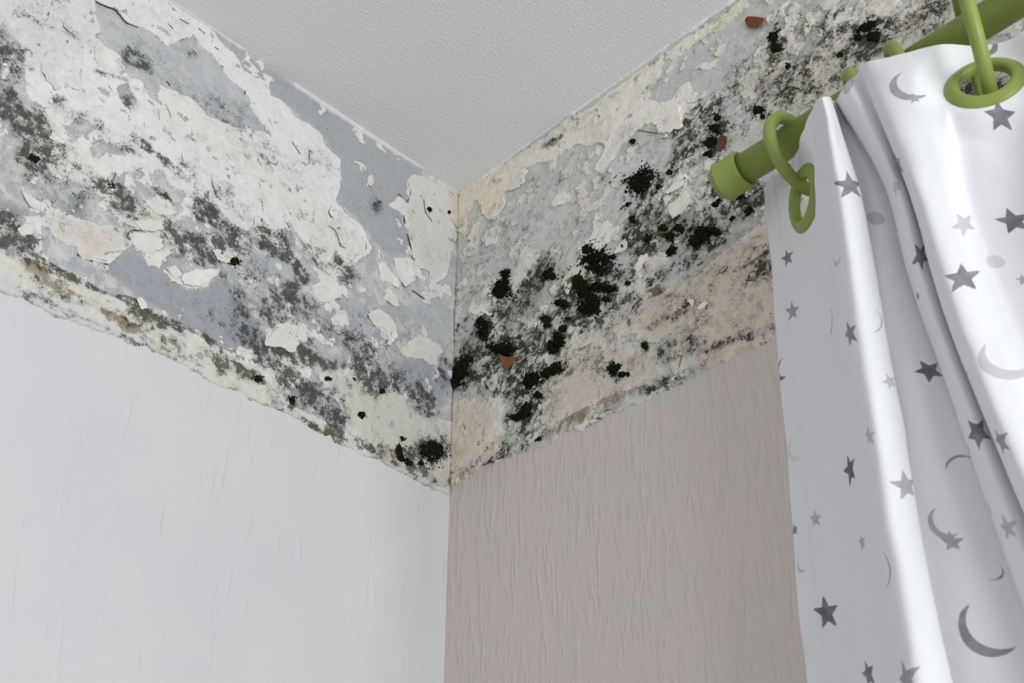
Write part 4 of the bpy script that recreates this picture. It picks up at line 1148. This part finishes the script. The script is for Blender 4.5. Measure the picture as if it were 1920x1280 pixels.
# ------------------------------------------------------------------ curtain cloth: folds as columns from the rod down
# each column: top point, x at the given heights of the picture, distance from the wall at the top and lower down
YS = [350, 500, 640, 800, 960, 1120, 1320]
COLS = [
    ((1434, 353), [None, 1448, 1457, 1474, 1487, 1500, 1520], .056, .064),
    ((1446, 332), [1450, 1466, 1477, 1495, 1510, 1525, 1548], .058, .068),
    ((1480, 314), [1487, 1506, 1520, 1540, 1560, 1582, 1612], .071, .077),
    ((1501, 258), [1522, 1540, 1556, 1580, 1602, 1626, 1656], .110, .092),
    ((1526, 200), [1550, 1568, 1584, 1611, 1636, 1660, 1690], .122, .119),
    ((1538, 184), [1568, 1590, 1608, 1636, 1660, 1686, 1718], .140, .130),
    ((1549, 182), [1590, 1614, 1636, 1664, 1690, 1718, 1754], .138, .126),
    ((1557, 183), [1610, 1639, 1664, 1693, 1720, 1752, 1794], .132, .114),
    ((1560, 188), [1604, 1632, 1656, 1684, 1710, 1742, 1783], .118, .107),
    ((1564, 190), [1636, 1668, 1702, 1740, 1778, 1818, 1868], .115, .105),
    ((1567, 190), [1664, 1706, 1754, 1814, 1864, 1922, 1994], .113, .095),
    ((1570, 186), [1659, 1699, 1745, 1804, 1857, 1915, 1988], .126, .104),
    ((1588, 156), [1682, 1722, 1768, 1830, 1888, 1950, 2026], .136, .117),
    ((1611, 136), [1704, 1748, 1795, 1859, 1925, 1989, 2067], .128, .106),
    ((1612, 122), [1701, 1746, 1791, 1855, 1921, 1985, 2062], .138, .121),
    ((1628, 116), [1720, 1766, 1813, 1878, 1948, 2012, 2090], .145, .135),
    ((1690, 101), [1763, 1812, 1862, 1930, 2000, 2068, 2150], .143, .129),
    ((1745, 88), [1799, 1850, 1904, 1972, 2044, 2112, 2200], .136, .119),
    ((1775, 83), [1814, 1868, 1924, 1995, 2070, 2140, 2230], .128, .113),
    ((1830, 77), [1866, 1924, 1985, 2060, 2140, 2212, 2308], .120, .108),
    ((1890, 68), [1930, 1990, 2052, 2130, 2212, 2290, 2390], .114, .102),
    ((1940, 48), [1985, 2050, 2112, 2192, 2276, 2356, 2460], .114, .104),
    ((2010, 5), [2060, 2125, 2190, 2272, 2360, 2440, 2550], .126, .132),
    ((2090, -45), [2150, 2215, 2280, 2365, 2455, 2540, 2650], .126, .132),
]


def hermite(tq, t, v):
    t, v = np.asarray(t, float), np.asarray(v, float)
    m = np.zeros_like(v)
    sh = (slice(None),) + (None,) * (v.ndim - 1)
    m[1:-1] = (v[2:] - v[:-2]) / (t[2:] - t[:-2])[sh]
    m[0] = (v[1] - v[0]) / (t[1] - t[0])
    m[-1] = (v[-1] - v[-2]) / (t[-1] - t[-2])
    i = np.clip(np.searchsorted(t, tq, side='right') - 1, 0, len(t) - 2)
    h = (t[i + 1] - t[i])
    u = ((tq - t[i]) / h)[sh]
    h = h[sh]
    return (2 * u ** 3 - 3 * u ** 2 + 1) * v[i] + (u ** 3 - 2 * u ** 2 + u) * h * m[i] + (-2 * u ** 3 + 3 * u ** 2) * v[i + 1] + (u ** 3 - u ** 2) * h * m[i + 1]


NV = 420
colpts = np.zeros((len(COLS), NV, 3))
for k, ((x0, y0), xs, d0, d1) in enumerate(COLS):
    ty, tx = [y0], [x0]
    for y, x in zip(YS, xs):
        if x is not None and y > y0 + 40:
            ty.append(y)
            tx.append(x)
    t = np.linspace(0, 1, NV) ** 1.15
    yy = y0 + (1320 - y0) * t
    xx = hermite(yy, ty, np.array(tx))
    w = sstep(0.0, 0.33, t)
    dep = d0 * (1 - w) + d1 * w
    for i in range(NV):
        colpts[k, i] = hit(xx[i], yy[i], 1, -dep[i])
NU_PER = 20
uq = np.linspace(0, len(COLS) - 1, (len(COLS) - 1) * NU_PER + 1)
CP = hermite(uq, np.arange(len(COLS)), colpts)           # (NU, NV, 3)
NX = 60
down = np.linspace(0, 1, NX + 1)[1:]
slope = CP[:, -1] - CP[:, -8]
slope = slope / np.abs(slope[:, 2:3])
drop = (CP[:, -1, 2] - 0.25)[:, None] * down[None, :]
tail = CP[:, -1][:, None, :] + np.stack([slope[:, None, 0] * 0.10 * (1 - np.exp(-drop / 0.10)), slope[:, None, 1] * 0.10 * (1 - np.exp(-drop / 0.10)), -drop], -1)
CP = np.concatenate([CP, tail], 1)
NV = CP.shape[1]
# soften the top hem and add slight cloth unevenness
NU = CP.shape[0]
U = np.concatenate([[0], np.cumsum(np.linalg.norm(np.diff(CP[:, 140], axis=0), axis=1))])
V_ = np.concatenate([[0], np.cumsum(np.linalg.norm(np.diff(CP[NU // 3], axis=0), axis=1))])
UU, VV = np.meshgrid(U, V_, indexing='ij')
CP[..., 1] -= 0.0010 * sstep(0.0175, 0.0165, UU)          # doubled side hem
CP[..., 1] -= (fbm(UU, VV, 0.05, 301, 3) - 0.5) * 0.0035 * sstep(0, 0.03, VV)
CP[..., 1] -= (vnoise(UU + 0.15 * VV, VV * 0.16, 0.017, 317) - 0.5) * 0.0030 * sstep(0.0, 0.02, VV) + (vnoise(UU, VV * 0.35, 0.008, 323) - 0.5) * 0.0014 * sstep(0.16, 0.02, VV)


def find_uv(px, py):
    x, y, z = proj(CP.reshape(-1, 3))
    d = np.hypot(x - px, y - py)
    m = np.where(d < max(5.0, d.min() + 1.0))[0]
    i = m[np.argmin(z[m] + 0.002 * d[m])]
    return i // NV, i % NV


def frame(i, j, w=6):
    i0, i1, j0, j1 = max(i - w, 0), min(i + w, NU - 1), max(j - w, 0), min(j + w, NV - 1)
    eu = CP[i1, j] - CP[i0, j]
    ev = CP[i, j1] - CP[i, j0]
    n = np.cross(ev, eu)
    n /= np.linalg.norm(n)
    eu = eu / np.linalg.norm(eu)
    if n @ (CAM - CP[i, j]) < 0:
        n = -n
    return eu, np.cross(n, eu), n


curtain = tag(empty('curtain', (0.5, -0.115, 1.7)), 'white cotton curtain printed with grey stars and moons, hung on green rings', 'curtain')
EY_IN, EY_OUT = 0.0160, 0.0262
keep = np.ones((NU - 1, NV - 1), bool)
eyes = []
for (px, py, tilt, push) in ((1509, 372, (0.22, 0, 0), 0.012), (1847, 157, (0, 0, 0.30), 0.0)):
    i, j = find_uv(px, py)
    c = CP[i, j].copy()
    eu, ev, n = frame(i, j, 14)
    n = n + np.array(tilt)
    n /= np.linalg.norm(n)
    eu = eu - n * (eu @ n)
    eu /= np.linalg.norm(eu)
    ev = np.cross(n, eu)
    v = c - CAM
    c = c + v / np.linalg.norm(v) * push
    d = CP - c
    r = np.linalg.norm(d, axis=-1)
    w = sstep(0.046, 0.026, r)
    hgt = d @ n
    CP = CP - (w * hgt)[..., None] * n
    rr = np.linalg.norm(CP - c, axis=-1)
    cen = 0.25 * (rr[:-1, :-1] + rr[1:, :-1] + rr[1:, 1:] + rr[:-1, 1:])
    keep &= cen > EY_IN + 0.004
    eyes.append((c, eu, ev, n))

# printed motifs: x, y in the picture, radius (mm), turn (deg), ink 0..1, kind
PRINTS = [
    (1476, 484, 12, 10, .80, 's'), (1486, 585, 12, 0, .62, 's'), (1468, 690, 11, -20, .85, 'm'), (1556, 600, 14, 80, .85, 'l'), (1594, 626, 13, 15, .75, 's'), (1594, 880, 15, 8, .92, 's'),
    (1530, 972, 8.5, 0, .45, 's'), (1616, 1017, 8.5, 5, .45, 's'), (1551, 1150, 15, 5, .90, 's'), (1629, 1262, 12, 12, .85, 's'), (1492, 840, 12, 0, .16, 'm'), (1490, 993, 6, 0, .8, 's'), (1503, 1060, 6, 20, .35, 'm'),
    (1594, 347, 14, 0, .78, 's'), (1630, 816, 9, 0, .4, 's'), (1699, 910, 13, 5, .58, 's'), (1568, 480, 10, 40, .30, 'm'), (1650, 605, 12, 75, .42, 'l'), (1668, 714, 8, 20, .4, 's'), (1667, 1070, 14, 80, .55, 'l'), (1700, 1272, 15, 15, .62, 's'), (1640, 410, 8, 0, .32, 'o'),
    (1743, 695, 12, 25, .90, 's'), (1793, 860, 13, 200, .7, 'l'), (1768, 982, 12, 0, .55, 'm'), (1784, 1015, 9, 0, .6, 's'), (1846, 1180, 19, 4, .75, 'm'), (1722, 555, 5, 0, .8, 's'),
    (1727, 480, 14, 20, .86, 's'), (1685, 310, 15, 10, .62, 's'), (1815, 845, 6, 60, .8, 'l'),
    (1806, 521, 15, -8, .80, 's'), (1808, 422, 12, 15, .36, 's'), (1833, 812, 15, 20, .88, 's'), (1876, 828, 13, 10, .68, 's'), (1890, 672, 19, 20, .34, 'm'), (1855, 958, 8, 60, .8, 'l'), (1890, 990, 11, 0, .45, 's'), (1878, 1075, 9, 60, .8, 'l'),
    (1811, 702, 5, 0, .4, 's'), (1706, 160, 16, 0, .62, 'm'), (1714, 186, 6, 0, .6, 's'), (1900, 415, 14, 5, .90, 's'), (1876, 218, 13, 3, .85, 's'), (1845, 80, 10, 110, .75, 'm'), (1862, 490, 8, 0, .25, 'o'), (1919, 525, 6, 0, .6, 's'), (1528, 258, 9, 100, .22, 'l'), (1590, 160, 8, 40, .4, 'o'), (1680, 352, 8, 0, .3, 's'),
]
pr = np.full((NU, NV), -9.0)
ink = np.zeros((NU, NV))
for k, (px, py, rad, rot, dark, kind) in enumerate(PRINTS):
    i, j = find_uv(px, py)
    R = rad * 0.84 / 1000
    m = (np.abs(UU - UU[i, j]) < 4 * R) & (np.abs(VV - VV[i, j]) < 4 * R)
    ia, ib, ja, jb = max(i - 10, 0), min(i + 10, NU - 1), max(j - 10, 0), min(j + 10, NV - 1)
    su = np.linalg.norm(np.diff(CP[ia:ib + 1, j], axis=0), axis=1).sum() / (U[ib] - U[ia])
    sv = np.linalg.norm(CP[i, jb] - CP[i, ja]) / (V_[jb] - V_[ja])
    x, y = (UU[m] - UU[i, j]) * su, (VV[m] - VV[i, j]) * sv
    a = math.radians(rot)
    x, y = x * math.cos(a) - y * math.sin(a), x * math.sin(a) + y * math.cos(a)
    if kind == 's':
        rng = np.random.RandomState(k)
        pts = []
        for q in range(10):
            rr = R * (1.0 + 0.14 * (rng.rand() - 0.5)) if q % 2 == 0 else R * 0.43
            an = -math.pi / 2 + q * math.pi / 5
            pts.append((rr * math.cos(an), rr * math.sin(an)))
        sd = poly_sd(x, y, pts, 0.05) * 1000
    elif kind == 'm':
        d1 = R - np.hypot(x, y)
        d2 = np.hypot(x - R * 0.34, y + R * 0.20) - R * 0.93
        sd = np.minimum(d1, d2) * 1000
    elif kind == 'l':
        d1 = R - np.hypot(x, y + R * 0.78)
        d2 = np.hypot(x, y + R * 0.98) - R * 1.02
        sd = np.minimum(d1, d2) * 1000
    else:
        sd = (R * 0.8 - np.hypot(x * 0.8, y)) * 1000
    cur, ci = pr[m], ink[m]
    up = sd > cur
    cur[up] = sd[up]
    ci[(sd > -1.5) & up] = dark
    pr[m], ink[m] = cur, ci
cl = grid_obj('cloth', CP[:, ::-1], M_CL, curtain, keep=keep[:, ::-1])
attr_f(cl, 'print', pr[:, ::-1])
attr_f(cl, 'ink', ink[:, ::-1])
uvl = cl.data.uv_layers.new(name='UVMap')
li = np.zeros(len(cl.data.loops), np.int32)
cl.data.loops.foreach_get('vertex_index', li)
uvs = np.stack([UU[:, ::-1].reshape(-1)[li], VV[:, ::-1].reshape(-1)[li]], 1)
uvl.data.foreach_set('uv', uvs.astype(np.float32).reshape(-1))
sol = cl.modifiers.new('thickness', 'SOLIDIFY')
sol.thickness = 0.0006
sol.offset = 0

for (c, eu, ev, n) in eyes:
    prof = [(EY_IN, 0.0), (EY_IN + 0.0004, 0.0030), (EY_IN + 0.0022, 0.0044), (EY_IN + 0.0050, 0.0040), (EY_OUT - 0.0016, 0.0022), (EY_OUT, 0.0008),
            (EY_OUT, -0.0008), (EY_OUT - 0.0016, -0.0022), (EY_IN + 0.0050, -0.0040), (EY_IN + 0.0022, -0.0044), (EY_IN + 0.0004, -0.0030)]
    n_ = 56
    V, fs = [], []
    for i in range(n_):
        a = 2 * math.pi * i / n_
        rd = math.cos(a) * eu + math.sin(a) * ev
        for (r, z) in prof:
            V.append(c + rd * r + n * z)
    m = len(prof)
    for i in range(n_):
        k = (i + 1) % n_
        for j in range(m):
            l = (j + 1) % m
            fs.append((i * m + j, i * m + l, k * m + l, k * m + j))
    mesh_obj('eyelet', V, fs, M_PL, curtain)

# ------------------------------------------------------------------ rings over the rod
def ring(Tp, Bp, side_hint, label, r=0.0050):
    Tp, Bp = np.asarray(Tp, float), np.asarray(Bp, float)
    c = (Tp + Bp) / 2
    e1 = (Bp - Tp) / 2
    R = np.linalg.norm(e1)
    s = np.asarray(side_hint, float)
    s = s - e1 * (s @ e1) / (R * R)
    s = s / np.linalg.norm(s) * R
    pts = [c + e1 * math.cos(a) + s * math.sin(a) for a in np.linspace(0, 2 * math.pi, 80, endpoint=False)]
    o = tube('curtain_ring', np.array(pts), r, M_PL, None, True, 22)
    o.data.transform(Matrix.Translation(-Vector(c)))
    o.location = c
    return tag(o, label, 'curtain ring', 'green rings along the rod')


def over_rod(px, py):
    p = hit(px, py, 1, ROD_Y)
    return np.array([p[0], ROD_Y, ROD_Z + ROD_R + 0.0064])


e1c = eyes[0][0]
e2c = eyes[1][0]

def plane_hit(px, py, c, n):
    d = ray(px, py)
    return CAM + d * (((c - CAM) @ n) / (d @ n))


n1 = np.array([0.994, -0.094, -0.049])
c1 = np.array([0.4736, -0.0809, 2.1778])
up1 = np.array([0, 0, 1.0]) - n1 * n1[2]
up1 /= np.linalg.norm(up1)
ring(c1 + up1 * 0.0319, c1 - up1 * 0.0319, np.cross(n1, up1), 'green plastic ring nearest the rod end cap, through the narrow left eyelet')
T2 = over_rod(1797, 2)
B2 = plane_hit(1854, 162, eyes[1][0], eyes[1][3]) - eyes[1][3] * 0.004
ring(T2, B2, (0.42, -1, 0), 'green plastic ring through the wide open eyelet at the right')
for (px, py, lab) in ((1590, 142, 'green plastic ring peeking out left of the fold corner, mostly hidden'), (1668, 96, 'green plastic ring just right of the fold corner, mostly hidden by cloth')):
    Tk = over_rod(px, py)
    ring(Tk, Tk + np.array([0.006, 0.012, -0.066]), (0.45, -1, 0), lab)
